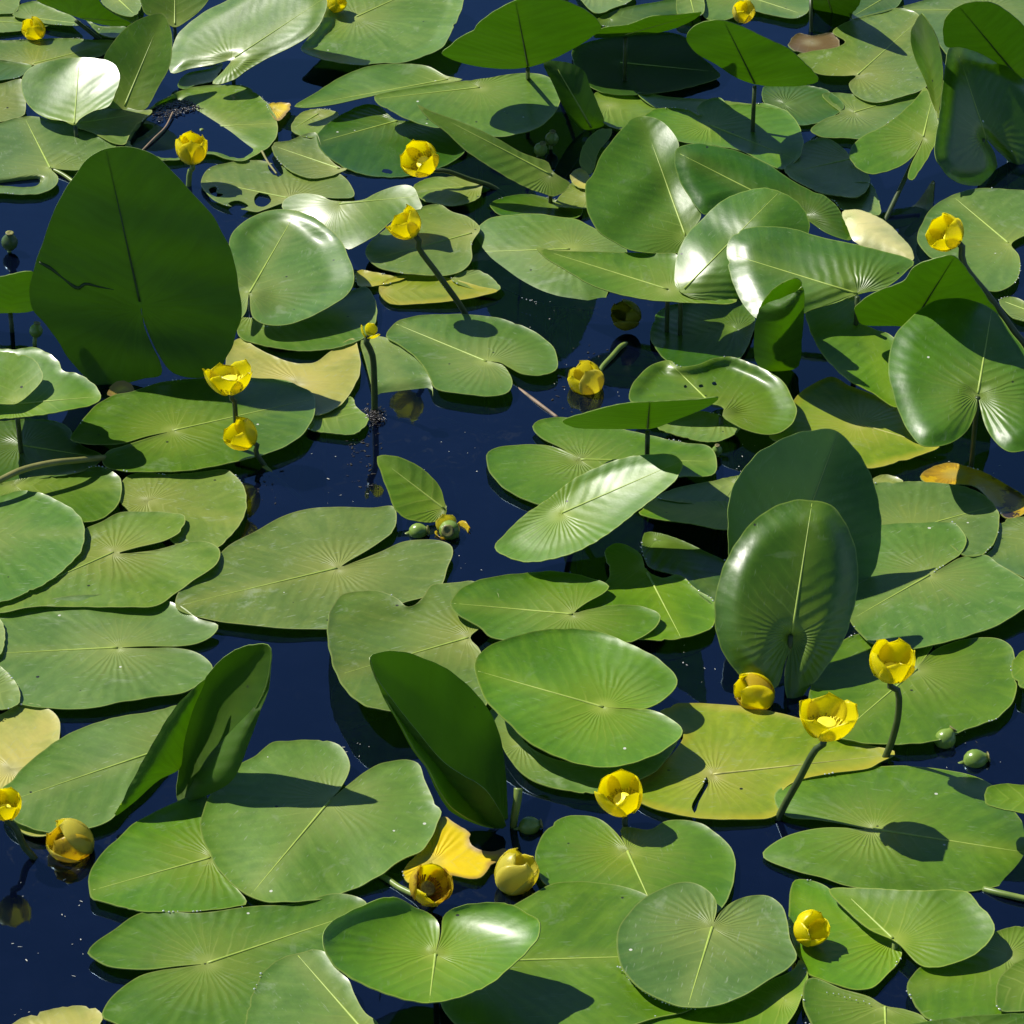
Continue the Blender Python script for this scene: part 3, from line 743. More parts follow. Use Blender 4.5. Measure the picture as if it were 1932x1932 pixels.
blade(e2, '1428,602 1440,570 1460,545 1490,528 1507,526 1514,540 1512,580 1480,620 1440,640', (1470, 630), (1500, 528), pl=[(1470, 698, 'z', 0.0), (1475, 530, 'y', -0.062), (1512, 640, 'y', -0.014)], seen='top', bulge=-10, cup=0, m='b', rib=False, name='inner_fold')
leaf('sunlit underside of a raised leaf behind the thick dark stem', '1612,583 1630,563 1664,545 1706,528 1724,503 1770,485 1800,482 1832,518 1862,560 1885,595 1880,640 1800,640 1740,625 1700,615 1624,610 1617,598', (1720, 612), (1800, 484), at=(1700, 612), h=85, lean=55, az=185, cup=-7, m='b', wav=3, ribm=M_RIBD, **U_)
leaf('large heart shaped leaf with deep pleats around its hub', '1677,675 1684,643 1704,613 1737,583 1769,566 1804,562 1839,568 1874,585 1911,630 1932,658 1960,720 1970,780 1960,840 1932,850 1904,852 1879,835 1859,803 1850,772 1845,746 1843,772 1838,787 1824,813 1799,833 1761,843 1736,838 1711,810 1694,770 1682,733 1676,700', (1845, 743), (1872, 578), h=105, lean=16, az=-6, cup=4, edge=-6, ew=30, m='e', wav=1.5, stalk_m=M_STEM, **U_)
leaf('small leaf behind the thick stem of the sideways bud', '1885,566 1911,560 1940,572 1975,590 1960,615 1930,605 1912,600', (1950, 590), (1888, 566), h=5, m='w')
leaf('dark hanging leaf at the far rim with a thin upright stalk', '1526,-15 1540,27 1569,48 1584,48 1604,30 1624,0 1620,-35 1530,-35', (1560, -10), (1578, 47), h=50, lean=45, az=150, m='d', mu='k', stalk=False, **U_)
leaf('dark shadowed leaf end next to the hanging leaf', '1604,34 1650,27 1695,10 1705,-25 1630,-25', (1680, -10), (1610, 30), h=9, m='d', stalk=False)
leaf('large olive leaf with notched edge half in blue shadow', '1571,60 1604,38 1649,25 1699,15 1735,30 1740,65 1752,110 1750,160 1699,183 1649,193 1612,178 1602,157 1616,143 1589,143 1542,138 1504,105 1529,97 1580,88 1595,78', (1618, 141), (1730, 40), h=10, m='o', cup=3)
leaf('brown withered scrap with a pale torn corner', '1487,88 1504,63 1531,67 1574,63 1584,88 1574,100 1509,98', (1530, 80), (1490, 88), h=6, m='r', stalk=False, rib=False)
leaf('light green leaf behind the narrow upright leaf', '1694,17 1735,3 1800,-15 1932,-25 1965,60 1900,75 1810,90 1790,105 1770,80 1740,45', (1860, 20), (1700, 18), h=5, m='w')
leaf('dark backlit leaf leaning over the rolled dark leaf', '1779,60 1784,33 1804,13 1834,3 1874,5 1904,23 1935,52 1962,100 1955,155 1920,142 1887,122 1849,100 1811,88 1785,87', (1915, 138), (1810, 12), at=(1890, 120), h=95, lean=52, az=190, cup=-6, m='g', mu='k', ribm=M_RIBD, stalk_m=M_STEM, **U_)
g8, _h, _n = leaf('folded leaf with one half standing upright on a bare stalk', '1602,288 1619,263 1674,233 1724,190 1746,165 1759,195 1770,222 1772,245 1761,278 1741,313 1721,340 1713,335 1719,310 1738,272 1741,262 1726,291 1699,313 1661,326 1639,328 1616,315 1604,300', (1742, 258), (1757, 192), h=60, lean=14, az=-12, cup=6, m='g', sb=(1672, 412), **U_)
blade(g8, '1739,26 1749,38 1764,63 1776,105 1779,140 1774,188 1770,225 1759,195 1746,155 1726,110 1718,75 1721,50', (1768, 215), (1739, 28), pl=[(1768, 218, 'z', 0.05), (1739, 28, 'y', 0.02), (1779, 140, 'y', -0.02)], seen='top', bulge=-5, m='b', name='upright_half', rib=False)
leaf('grey green leaf tucked under the large olive leaf', '1551,178 1611,178 1649,193 1699,184 1745,165 1724,198 1674,233 1624,262 1599,260 1550,258 1530,245 1554,225 1585,212 1565,195', (1612, 212), (1735, 175), h=6, m='w')
leaf('olive leaf with a smooth rounded end behind the long dark leaf', '1480,320 1510,290 1519,270 1557,260 1589,278 1604,295 1610,310 1629,318 1642,338 1634,360 1614,373 1589,370 1559,366 1529,355', (1604, 300), (1490, 325), h=8, m='o')
leaf('small leaf beneath the rounded olive leaf', '1545,362 1640,345 1654,365 1660,405 1624,397 1589,395 1575,380', (1560, 375), (1655, 395), h=4, m='w', stalk=False, rib=False)
leaf('tall dark leaf with one rolled white gleaming edge', '1801,80 1789,95 1782,137 1772,220 1764,290 1775,315 1799,340 1824,349 1849,350 1874,342 1882,325 1877,290 1861,262 1880,282 1900,302 1912,323 1932,338 1965,330 1978,250 1955,180 1920,140 1880,112 1840,92 1815,82', (1860, 260), (1803, 84), at=(1840, 350), h=5, lean=50, az=55, cup=6, fold=18, edge=-10, ew=28, m='d', pl=None, **U_)
leaf('round leaf with a dusty ring behind the sideways bud', '1731,450 1737,425 1761,390 1799,367 1849,355 1899,357 1950,365 1972,415 1940,440 1908,461 1923,483 1922,520 1909,538 1875,550 1840,535 1800,510 1750,480', (1907, 462), (1800, 372), h=6, m='w')
leaf('dark leaf lying low between the oval backlit leaf and the notched olive leaf', '1440,165 1500,160 1560,170 1592,200 1560,226 1500,236 1455,222', (1480, 195), (1590, 202), h=3, m='d', rib=False)
leaf('dark low leaf behind the thin backlit leaf', '1120,42 1160,20 1230,5 1292,0 1285,26 1230,38 1180,52', (1150, 35), (1288, 8), h=4, m='d', rib=False)

# ---- left side, middle
leaf('bright green leaf edge behind the great upright leaf', '-40,525 0,521 65,513 70,550 67,582 0,590 -40,592', (20, 585), (30, 516), at=(20, 588), h=25, lean=50, az=180, m='b', cup=-4, rib=False, **U_)
leaf('raised lime green leaf with a folded lobe on top', '-40,660 0,658 32,659 65,655 107,678 120,700 145,704 182,730 191,750 175,763 140,771 75,783 0,790 -40,792', (30, 762), (188, 748), h=72, lean=6, az=-20, cup=4, m='b', wav=2, **U_)
leaf('folded lobe standing on the raised lime green leaf', '-40,668 0,663 37,668 60,675 77,695 81,713 67,733 38,758 30,762 0,762 -40,757', (30, 760), (20, 666), h=80, lean=18, az=-10, cup=6, m='b', rib=False, stalk=False, **U_)
leaf('black green leaf lying in the shade under an olive stalk', '-40,800 0,795 60,790 120,800 155,840 192,858 190,870 150,890 60,905 0,915 -40,920', (40, 840), (188, 863), h=6, m='d')
leaf('wide leaf with pale hub under the cup shaped flower', '133,828 150,800 175,770 195,755 215,745 250,738 300,722 350,715 400,712 440,712 483,713 543,718 560,727 585,738 595,755 592,785 575,815 545,838 505,855 480,862 440,872 400,880 350,888 290,890 230,888 200,880 192,866 205,850 230,842 280,826 318,815 280,822 230,836 180,838 150,835', (328, 812), (593, 752), h=11, m='g', wav=1.3)
leaf('straw coloured leaf with a shaded wet end', '425,690 440,645 455,638 483,655 508,668 558,685 595,683 623,663 668,638 676,658 680,690 678,708 665,735 643,763 618,778 593,783 560,760 500,740 440,715', (560, 720), (674, 650), h=5, m='s', wav=1.0, rib=False)
leaf('small leaf below the straw coloured leaf beside a bare stem', '578,806 595,783 633,765 663,748 673,768 695,788 693,798 670,818 633,818', (610, 780), (690, 800), h=3, m='g', rib=False)
leaf('round leaf dipping one end under the blue water', '683,637 728,637 758,653 793,683 811,713 817,745 811,768 790,790 770,795 720,773 703,733 693,695', (700, 640), (795, 785), h=6, m='w', rib=False, wav=0.6,
     fn=lambda u, v, e, r: -9.5 * sstep(0.105, 0.15, u))
leaf('pale oval leaf with a small notch above open blue water', '728,633 748,608 783,596 833,593 883,593 930,598 966,607 1016,630 1043,655 1053,680 1050,697 1020,708 985,705 962,693 945,684 925,682 950,690 965,712 967,725 960,738 935,747 890,745 840,738 818,730 811,713 793,683 758,653', (918, 682), (745, 610), h=9, m='w', wav=0.8)
leaf('little leaf folded along its midrib beside two green pods', '712,862 738,859 783,875 818,903 833,925 838,945 843,960 838,975 815,985 785,983 760,975 745,960 735,935 722,900', (838, 960), (714, 864), at=(800, 984), h=2, lean=38, az=8, fold=30, cup=-4, m='b', **U_)

# ---- lower left
leaf('leaf crossed by the shadow of the olive stalk', '-40,930 0,912 60,900 130,893 190,880 227,903 230,925 220,955 188,980 150,985 80,975 -40,990', (30, 915), (228, 915), h=8, m='g', rib=False)
leaf('pale leaf with a white crease along its far edge', '-40,942 0,935 40,925 85,933 113,946 143,966 155,981 160,1003 157,1028 140,1056 100,1091 62,1113 0,1136 -60,1140', (-40, 1010), (158, 1005), h=13, m='w', rib=False)
leaf('leaf with a yellow puddle mark behind the star veined leaf', '225,940 232,905 260,892 320,895 380,890 430,887 455,910 466,945 460,975 440,1005 415,1030 380,1042 340,1032 300,1000 250,970', (280, 945), (455, 985), h=4, m='o', rib=False)
leaf('leaf with bleached star of veins around its hub', '150,1003 190,985 225,967 260,965 325,967 348,972 350,985 343,1000 315,1018 250,1035 222,1044 290,1038 355,1022 390,1022 415,1038 410,1063 375,1088 333,1118 293,1143 225,1145 150,1145 60,1145 0,1156 -40,1152 0,1130 62,1105 100,1080 130,1050', (214, 1042), (-20, 1145), h=9, m='o', wav=1.2)
leaf('broad leaf with a yellow torn hub beside dark blue water', '333,1145 335,1120 360,1095 400,1062 430,1030 483,1002 530,975 583,960 640,956 700,958 742,955 748,968 743,1000 720,1020 690,1040 655,1060 643,1069 680,1056 720,1040 760,1022 800,1018 830,1020 852,1030 855,1045 845,1070 833,1103 803,1125 755,1140 700,1180 640,1186 580,1187 520,1184 460,1178 410,1172 360,1160', (636, 1072), (338, 1142), h=6, m='o', wav=1.0)
leaf('light green leaf with bold radiating veins and a deep notch', '-40,1160 0,1155 50,1140 125,1125 213,1121 293,1127 343,1145 375,1167 413,1180 402,1197 375,1213 338,1219 275,1219 228,1222 280,1223 325,1222 363,1228 385,1240 403,1260 395,1275 350,1305 290,1315 225,1325 180,1335 100,1337 45,1330 0,1320 -60,1300', (222, 1222), (-50, 1235), h=6, m='w', wav=1.5)
leaf('small round leaf lapping over the bold veined leaf and the straw leaf', '-40,1250 0,1257 15,1270 33,1293 40,1315 32,1330 0,1340 -40,1345', (-30, 1300), (38, 1315), h=11, m='w', rib=False)
leaf('narrow leaf rim lying on the tip of the bold veined leaf', '-40,1165 0,1168 9,1190 8,1215 0,1235 -40,1240', (-35, 1200), (8, 1205), h=11, m='w', rib=False, stalk=False)
leaf('straw yellow leaf under the bluish leaf with the raised fold', '-40,1360 0,1348 40,1328 75,1330 100,1343 112,1360 112,1400 107,1500 97,1570 60,1577 28,1560 0,1520 -40,1500', (20, 1450), (105, 1350), h=4, m='s', rib=False)
leaf('bluish green leaf sweeping up into a bright raised fold', '2,1490 20,1475 45,1447 100,1402 162,1370 225,1352 287,1342 357,1330 340,1365 310,1412 285,1455 266,1480 243,1500 212,1544 175,1561 137,1569 95,1571 37,1554 10,1525', (345, 1400), (6, 1515), h=16, lean=6, az=20, cup=3, m='w', wav=1.5, **U_)
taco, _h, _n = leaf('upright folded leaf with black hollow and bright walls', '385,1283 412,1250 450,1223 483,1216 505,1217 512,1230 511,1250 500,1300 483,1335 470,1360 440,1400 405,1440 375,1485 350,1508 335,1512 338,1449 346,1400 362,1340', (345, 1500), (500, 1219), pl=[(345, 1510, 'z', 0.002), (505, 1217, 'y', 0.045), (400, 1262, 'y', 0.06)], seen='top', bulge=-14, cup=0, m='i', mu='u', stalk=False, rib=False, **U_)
blade(taco, '512,1240 507,1300 490,1345 470,1400 455,1440 438,1472 400,1496 352,1510 368,1472 398,1422 445,1372 483,1330 502,1285', (352, 1508), (511, 1244), pl=[(345, 1510, 'z', 0.002), (512, 1242, 'y', 0.042), (450, 1450, 'y', -0.012)], seen='under', bulge=-8, cup=0, m='g', mu='u', rib=False, name='outer_wall')
blade(taco, '387,1280 350,1314 330,1335 300,1382 270,1435 250,1472 236,1500 214,1540 250,1514 300,1470 338,1449 346,1400 362,1340', (338, 1450), (386, 1282), pl=[(340, 1475, 'z', 0.01), (386, 1282, 'y', 0.03), (228, 1520, 'z', 0.02)], seen='under', bulge=-8, cup=0, m='g', mu='u', rib=False, name='near_wall')
leaf('leaf with yellow midrib under the big heart leaf by dark water', '167,1661 172,1640 190,1612 222,1582 250,1555 300,1528 350,1505 385,1495 398,1560 405,1600 430,1655 466,1704 440,1711 375,1719 310,1720 260,1719 190,1700 173,1694', (398, 1618), (172, 1680), h=5, m='g', wav=1.2)
leaf('big heart shaped leaf crossed by a blue shadow', '378,1560 380,1540 395,1500 420,1470 455,1440 483,1425 497,1412 515,1400 560,1397 615,1397 640,1405 655,1425 660,1445 655,1465 640,1490 625,1507 660,1478 690,1455 720,1440 770,1433 790,1440 800,1470 820,1510 832,1532 825,1555 800,1602 760,1620 720,1650 660,1680 600,1697 550,1702 500,1700 460,1685 420,1650 395,1610', (623, 1510), (470, 1692), h=14, lean=4, az=0, cup=5, m='w', wav=1.5)
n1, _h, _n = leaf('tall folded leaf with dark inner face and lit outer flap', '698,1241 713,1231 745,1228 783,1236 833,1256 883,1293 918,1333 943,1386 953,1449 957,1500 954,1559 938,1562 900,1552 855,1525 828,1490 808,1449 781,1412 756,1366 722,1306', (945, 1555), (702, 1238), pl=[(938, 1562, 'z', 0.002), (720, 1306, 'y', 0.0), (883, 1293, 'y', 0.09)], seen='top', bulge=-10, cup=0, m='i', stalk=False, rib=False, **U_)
blade(n1, '698,1243 702,1262 745,1326 790,1382 833,1433 870,1460 908,1482 933,1512 954,1559 938,1562 900,1554 850,1529 825,1492 805,1449 778,1412 753,1366 720,1306', (945, 1560), (699, 1246), pl=[(938, 1564, 'z', 0.002), (720, 1306, 'y', 0.0), (870, 1462, 'y', -0.004)], seen='under', bulge=-4, cup=0, m='g', rib=False, name='lit_flap')

# ---- centre
leaf('olive leaf with an upcurled rim behind the tall folded leaf', '618,1185 622,1155 645,1122 678,1115 715,1115 748,1128 770,1145 795,1130 812,1105 850,1100 895,1097 940,1120 930,1160 905,1185 887,1203 905,1225 915,1260 930,1300 900,1350 850,1370 800,1360 733,1341 695,1333 658,1308 633,1266 620,1215', (884, 1203), (632, 1275), h=10, lean=0, cup=10, m='o', wav=2.0,
     fn=lambda u, v, e, r: 16 * sstep(0.09, 0.16, u))
leaf('leaf showing only its rim below the central oval leaf', '925,1340 955,1330 990,1400 1040,1430 1100,1440 1180,1440 1240,1415 1278,1395 1245,1447 1212,1468 1160,1490 1110,1497 1060,1490 1010,1475 975,1449 945,1400', (990, 1400), (1270, 1405), h=6, m='w', rib=False)
leaf('central oval leaf with fan veins raised over its neighbours', '896,1260 903,1234 933,1213 966,1203 1016,1189 1066,1186 1128,1191 1186,1213 1241,1243 1273,1271 1279,1286 1266,1308 1221,1336 1180,1336 1143,1335 1190,1338 1228,1339 1266,1356 1288,1376 1286,1388 1241,1421 1191,1441 1141,1447 1091,1441 1016,1411 966,1371 918,1321 898,1271', (1138, 1334), (898, 1265), h=32, lean=5, az=0, cup=11, m='b', wav=2, **U_)
leaf('leaf with curved notch behind the central oval leaf', '850,1140 858,1121 895,1097 950,1085 1000,1080 1040,1077 1080,1082 1120,1092 1150,1105 1140,1118 1105,1138 1083,1156 1110,1150 1150,1142 1186,1141 1220,1146 1247,1163 1240,1180 1190,1211 1150,1205 1060,1195 1000,1200 960,1208 930,1203 900,1180 865,1160', (1080, 1159), (853, 1138), h=14, lean=2, cup=5, m='g', wav=1.5)
leaf('torn leaf with ragged far edge and pale midrib', '1075,1140 1105,1122 1140,1100 1150,1085 1143,1035 1170,1025 1208,1045 1220,1075 1250,1090 1280,1084 1316,1113 1348,1135 1345,1181 1291,1203 1253,1208 1210,1206 1180,1200 1150,1170 1100,1155', (1216, 1070), (1285, 1203), h=8, m='b')
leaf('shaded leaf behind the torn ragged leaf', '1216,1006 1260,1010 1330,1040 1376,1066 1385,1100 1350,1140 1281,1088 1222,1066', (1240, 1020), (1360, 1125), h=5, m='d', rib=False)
leaf('long cupped leaf with a white gleaming end over dark water', '932,1033 950,1010 985,975 1035,940 1080,905 1130,880 1180,863 1230,857 1265,857 1285,868 1287,880 1275,905 1240,935 1200,966 1150,1005 1110,1030 1070,1047 1030,1057 990,1060 955,1050', (1060, 968), (1285, 870), h=55, lean=22, az=-44, cup=8, fold=5, edge=3, ew=20, m='b', wav=1.6, sb=(1085, 1000), **U_)
leaf('leaf with speckled rim and shaded half by the submerged stem', '918,858 935,845 966,840 1030,840 1075,854 1093,865 1060,845 1025,828 1010,815 1004,803 1016,793 1061,787 1110,795 1200,815 1290,835 1340,843 1353,870 1345,895 1280,900 1200,930 1100,960 1005,948 966,930 935,905 920,880', (1096, 867), (1340, 870), h=6, m='g', wav=1.0)
leaf('thin backlit leaf lying on edge above the speckled leaf', '1061,794 1104,778 1178,760 1224,757 1316,752 1356,749 1341,763 1278,790 1231,807 1204,808 1141,808 1083,805', (1222, 806), (1226, 757), at=(1222, 808), h=38, lean=37, az=180, cup=-3, m='b', ribm=M_RIBD, wav=2, **U_)
p4, _h, _n = leaf('glossy leaf with a shining rolled rim and three dark pinholes', '1188,738 1201,713 1231,688 1266,680 1276,690 1316,688 1346,676 1378,673 1416,685 1449,700 1477,720 1494,748 1503,770 1497,795 1474,815 1449,820 1420,815 1396,806 1363,783 1366,770 1340,762 1300,760 1230,760 1190,757', (1361, 780), (1262, 683), h=24, lean=5, az=-10, cup=-3, edge=10, ew=30, m='g', wav=1.6, holes=['1290,728 1294,726 1297,730 1292,732', '1318,727 1325,725 1328,729 1320,731', '1343,722 1350,720 1353,726 1346,727'], **U_)
blade(p4, '1241,805 1303,780 1323,775 1360,784 1396,795 1396,808 1376,825 1341,834 1291,825', (1361, 783), (1250, 806), h=9, m='w', rib=False, name='lower_lobe')
leaf('black green leaf deep in shade behind the rolled cone', '1228,640 1240,590 1290,570 1390,565 1424,600 1410,653 1390,680 1274,690 1240,660', (1390, 620), (1235, 645), h=4, m='d', rib=False)
leaf('shaded leaf end between the speckled leaf and tall oval leaf', '1262,925 1340,908 1411,898 1400,925 1390,955 1340,955 1303,950 1240,938', (1390, 915), (1250, 930), h=5, m='w', rib=False, stalk=False)
leaf('green leaf fold at the foot of the tall shaded oval leaf', '1205,966 1238,940 1254,930 1303,946 1378,950 1385,985 1378,998 1300,987 1230,977', (1370, 970), (1215, 962), h=14, lean=12, az=180, m='b', rib=False, cup=4, **U_)
leaf('tall shaded oval leaf standing behind the glossy heart leaf', '1374,985 1375,950 1385,915 1400,890 1430,855 1449,843 1490,822 1530,812 1575,811 1597,828 1620,855 1642,893 1655,935 1662,975 1662,1020 1655,1060 1640,1095 1615,1125 1560,1135 1480,1130 1400,1105 1378,1060', (1490, 1060), (1582, 813), at=(1500, 1130), h=6, lean=62, az=28, cup=3, fold=14, m='d', wav=3, **U_)
leaf('upright glossy heart leaf with pale rim and ridged veins', '1348,1160 1350,1120 1365,1070 1390,1020 1420,985 1449,962 1490,945 1530,943 1570,955 1595,985 1610,1020 1619,1070 1617,1120 1605,1170 1585,1220 1555,1265 1525,1300 1505,1325 1495,1330 1486,1320 1480,1290 1483,1255 1494,1212 1490,1228 1479,1255 1474,1278 1464,1298 1430,1302 1400,1280 1375,1250 1358,1215 1350,1190', (1494, 1198), (1533, 944), at=(1490, 1328), h=6, lean=48, az=14, cup=-14, fold=6, edge=-15, ew=30, m='e', wav=2.5, **U_)

# ---- right side
leaf('yellowing leaf half in shade under the pleated heart leaf', '1451,820 1497,755 1510,740 1569,711 1604,728 1686,763 1711,808 1740,835 1774,841 1724,863 1636,883 1600,870 1540,840 1470,835', (1620, 800), (1768, 842), h=9, m='y', wav=1.4)
leaf('rotting yellow and brown leaf floating on dark ripples', '1736,898 1761,880 1791,873 1836,883 1870,897 1900,915 1932,935 1945,960 1900,978 1880,960 1850,925 1831,915 1749,912', (1800, 895), (1935, 955), h=2.5, m='B', stalk=False, rib=False, wav=0.8)
leaf('grey green leaf beside the rotting yellow leaf', '1640,918 1699,909 1774,911 1836,923 1869,945 1884,966 1885,991 1874,1026 1854,1046 1820,1048 1780,1020 1700,1000 1640,990', (1720, 998), (1872, 955), h=8, m='w')
leaf('small leaf corner with brown edge near the rotting leaf', '1646,905 1669,895 1704,908 1690,922 1654,920', (1650, 910), (1700, 908), h=4, m='o', stalk=False, rib=False)
leaf('wide leaf with a splashed hub and a long blue shadow', '1640,1000 1662,990 1724,986 1799,987 1814,998 1824,1018 1812,1045 1790,1060 1759,1082 1785,1067 1812,1052 1859,1047 1894,1070 1932,1093 1958,1112 1952,1140 1932,1150 1874,1183 1824,1200 1764,1216 1700,1225 1640,1210 1600,1160 1610,1090', (1754, 1085), (1612, 1165), h=11, m='w', wav=1.0)
leaf('plain leaf meeting the splashed hub leaf along a dark seam', '1876,1030 1889,985 1932,975 1975,980 1975,1115 1932,1090 1889,1068 1859,1048', (1960, 1010), (1865, 1050), h=5, m='w', rib=False)
leaf('leaf under the rounded flower with a broad blue shadow', '1731,1258 1761,1228 1811,1208 1874,1203 1899,1211 1914,1236 1920,1278 1911,1323 1886,1351 1824,1376 1774,1396 1699,1404 1620,1400 1560,1380 1530,1340 1530,1290 1560,1230 1620,1195 1700,1188 1744,1174 1762,1188 1765,1206 1749,1236', (1730, 1262), (1585, 1385), h=6, m='g', wav=1.0)
leaf('small leaf edge beside the leaf with the broad blue shadow', '1908,1258 1919,1236 1940,1225 1975,1240 1965,1305 1932,1298 1915,1285', (1960, 1260), (1912, 1262), h=12, m='b', rib=False)
leaf('yellowing leaf with brown split between two flowers', '1190,1490 1225,1460 1270,1420 1290,1385 1240,1350 1265,1330 1320,1327 1400,1332 1470,1345 1560,1370 1620,1400 1690,1420 1660,1438 1640,1449 1560,1460 1500,1475 1475,1495 1480,1520 1460,1540 1400,1546 1340,1545 1270,1535 1210,1515', (1346, 1461), (1670, 1425), h=4, m='y', wav=1.2, holes=['1333,1465 1337,1478 1329,1494 1319,1512 1311,1534 1305,1522 1315,1500 1326,1482'])
leaf('broad leaf bearing the shadow of an open flower and stem', '1462,1497 1490,1478 1549,1463 1620,1450 1700,1444 1750,1448 1830,1462 1875,1482 1900,1510 1935,1560 1972,1600 1960,1640 1932,1658 1880,1672 1824,1683 1750,1685 1660,1680 1600,1672 1549,1655 1490,1640 1440,1618 1438,1610 1449,1598 1490,1575 1549,1562 1600,1562 1640,1566 1600,1556 1540,1546 1485,1540 1465,1520', (1648, 1564), (1960, 1612), h=12, m='g', wav=1.6, cup=-13, edge=-3, ew=35)
leaf('small raised leaf throwing a dark shadow on the broad leaf', '1859,1491 1879,1480 1932,1481 1975,1490 1975,1540 1932,1534 1899,1528 1862,1516', (1970, 1510), (1862, 1505), h=40, lean=4, cup=5, m='b', rib=False, **U_)
s6, _h, _n = leaf('leaf with a white flash beside the floating yellow bud', '1564,1679 1619,1675 1724,1680 1824,1682 1849,1709 1869,1731 1877,1755 1840,1800 1744,1824 1692,1778 1641,1754 1599,1719', (1688, 1774), (1600, 1690), h=14, lean=12, az=-45, cup=-2, edge=2, m='b', wav=1.8)
blade(s6, '1489,1711 1499,1661 1559,1672 1599,1719 1644,1756 1684,1771 1701,1791 1699,1809 1674,1839 1644,1864 1611,1867 1574,1856 1524,1836 1504,1804 1487,1736', (1685, 1774), (1505, 1700), h=4, m='b', rib=False, name='wet_lobe', wav=0.6)
leaf('heart shaped grey leaf edged with sparkling drops', '1276,1666 1303,1664 1331,1676 1351,1699 1352,1719 1346,1743 1357,1724 1378,1704 1411,1691 1449,1690 1474,1708 1486,1736 1490,1770 1504,1805 1494,1820 1449,1850 1391,1884 1341,1899 1303,1901 1266,1894 1203,1861 1173,1824 1163,1774 1171,1744 1203,1704 1241,1679', (1344, 1749), (1298, 1898), h=17, m='w', cup=2, wav=1.0)
leaf('round leaf with a dark pinhole at its hub under the flower', '1009,1621 1016,1589 1038,1559 1066,1540 1096,1538 1128,1544 1153,1561 1173,1584 1183,1602 1172,1574 1172,1562 1228,1564 1256,1549 1316,1551 1351,1571 1378,1599 1388,1631 1383,1669 1356,1719 1300,1740 1200,1715 1100,1690 1030,1668 1014,1645', (1184, 1606), (1240, 1730), h=5, m='g', wav=1.0)
leaf('broad light leaf half covered by a wide dark shadow', '1000,1690 1040,1668 1080,1663 1130,1665 1200,1680 1270,1720 1320,1790 1340,1860 1300,1905 1240,1920 1180,1938 1100,1965 1000,1975 900,1960 840,1910 830,1860 880,1790 950,1720', (880, 1815), (1335, 1800), h=9, m='g', wav=1.2)
leaf('leaf fringe in front of the heart shaped grey leaf', '1200,1938 1305,1903 1400,1882 1449,1852 1497,1829 1510,1808 1524,1838 1515,1875 1500,1910 1470,1945 1350,1985 1220,1975', (1480, 1885), (1230, 1950), h=6, m='b', rib=False)
leaf('leaf with a raised centre next to the wet lobed leaf', '1514,1879 1527,1845 1589,1866 1639,1880 1669,1897 1710,1905 1750,1925 1745,1975 1600,1985 1540,1945', (1670, 1899), (1672, 1975), h=5, m='g')
leaf('wide leaf with beaded edge beside the wet lobed leaf', '1711,1861 1721,1840 1749,1815 1824,1780 1879,1757 1932,1745 1985,1750 1985,1925 1932,1918 1850,1917 1755,1924 1720,1885', (1900, 1800), (1715, 1868), h=7, m='g', rib=False)
leaf('smaller leaf resting on the wide beaded leaf', '1879,1875 1886,1845 1899,1830 1932,1808 1985,1800 1985,1912 1932,1908 1885,1905', (1970, 1850), (1884, 1870), h=12, m='g', rib=False)
leaf('dark leaf rim overlapping the wide beaded leaf', '1690,1945 1760,1925 1850,1915 1932,1912 1995,1915 1995,1985 1690,1985', (1850, 1975), (1850, 1917), h=16, m='d', rib=False)
leaf('bowl shaped leaf with a creased lobe raised on the water', '609,1774 616,1749 646,1727 696,1704 728,1692 748,1693 783,1712 816,1727 828,1744 829,1765 822,1797 832,1765 838,1726 871,1709 933,1703 966,1706 991,1722 1014,1734 1020,1749 1016,1767 991,1799 966,1822 921,1859 858,1884 808,1892 770,1887 708,1867 658,1842 628,1819 611,1787', (822, 1799), (810, 1890), h=46, lean=2, az=0, cup=32, m='b', wav=2.0, **U_)
leaf('wide light green leaf with a long notch by murky water', '165,1797 175,1782 215,1754 265,1722 375,1722 483,1709 558,1705 635,1685 692,1704 690,1740 660,1800 640,1830 600,1870 540,1900 480,1960 300,1965 215,1930 192,1918 200,1895 220,1872 262,1842 300,1831 345,1825 384,1819 340,1822 280,1829 240,1828 205,1823 180,1810', (392, 1817), (680, 1720), h=7, m='g', wav=1.4)
leaf('grey green leaf overlapping the wide leaf and the bowl shadow', '462,1930 470,1890 483,1859 498,1832 528,1809 566,1797 610,1794 633,1827 658,1849 668,1874 690,1912 715,1932 725,1990 450,1990', (700, 1960), (560, 1800), h=14, m='w')
leaf('yellow leaf edge with brown nibbled rim by murky water', '20,1935 62,1914 125,1899 170,1899 190,1909 195,1922 190,1940 180,1985 20,1985', (110, 1975), (185, 1912), h=3, m='s', rib=False, stalk=False)
leaf('torn bright yellow leaf with brown frayed rim', '760,1645 795,1602 816,1562 836,1540 858,1553 888,1573 884,1583 895,1598 928,1607 955,1600 948,1622 928,1630 913,1651 896,1658 840,1650 800,1655 770,1665', (815, 1625), (920, 1625), h=4, m='Y', stalk=False, rib=False)
leaf('leaf fragment with red brown point under the olive leaf', '633,1290 680,1300 735,1345 700,1360 650,1378 627,1378', (690, 1330), (630, 1375), h=-6, m='B', stalk=False, rib=False)
leaf('submerged dull leaf below the yellow floating flower head', '700,1640 760,1650 830,1650 900,1668 880,1690 790,1700 720,1680', (800, 1660), (705, 1650), h=-5, m='B', stalk=False, rib=False)
leaf('small brown leaf tip between great upright leaf and wide leaf', '203,745 212,725 230,718 248,725 253,738 230,747', (228, 744), (230, 719), h=8, lean=30, m='Y', stalk=False, rib=False)

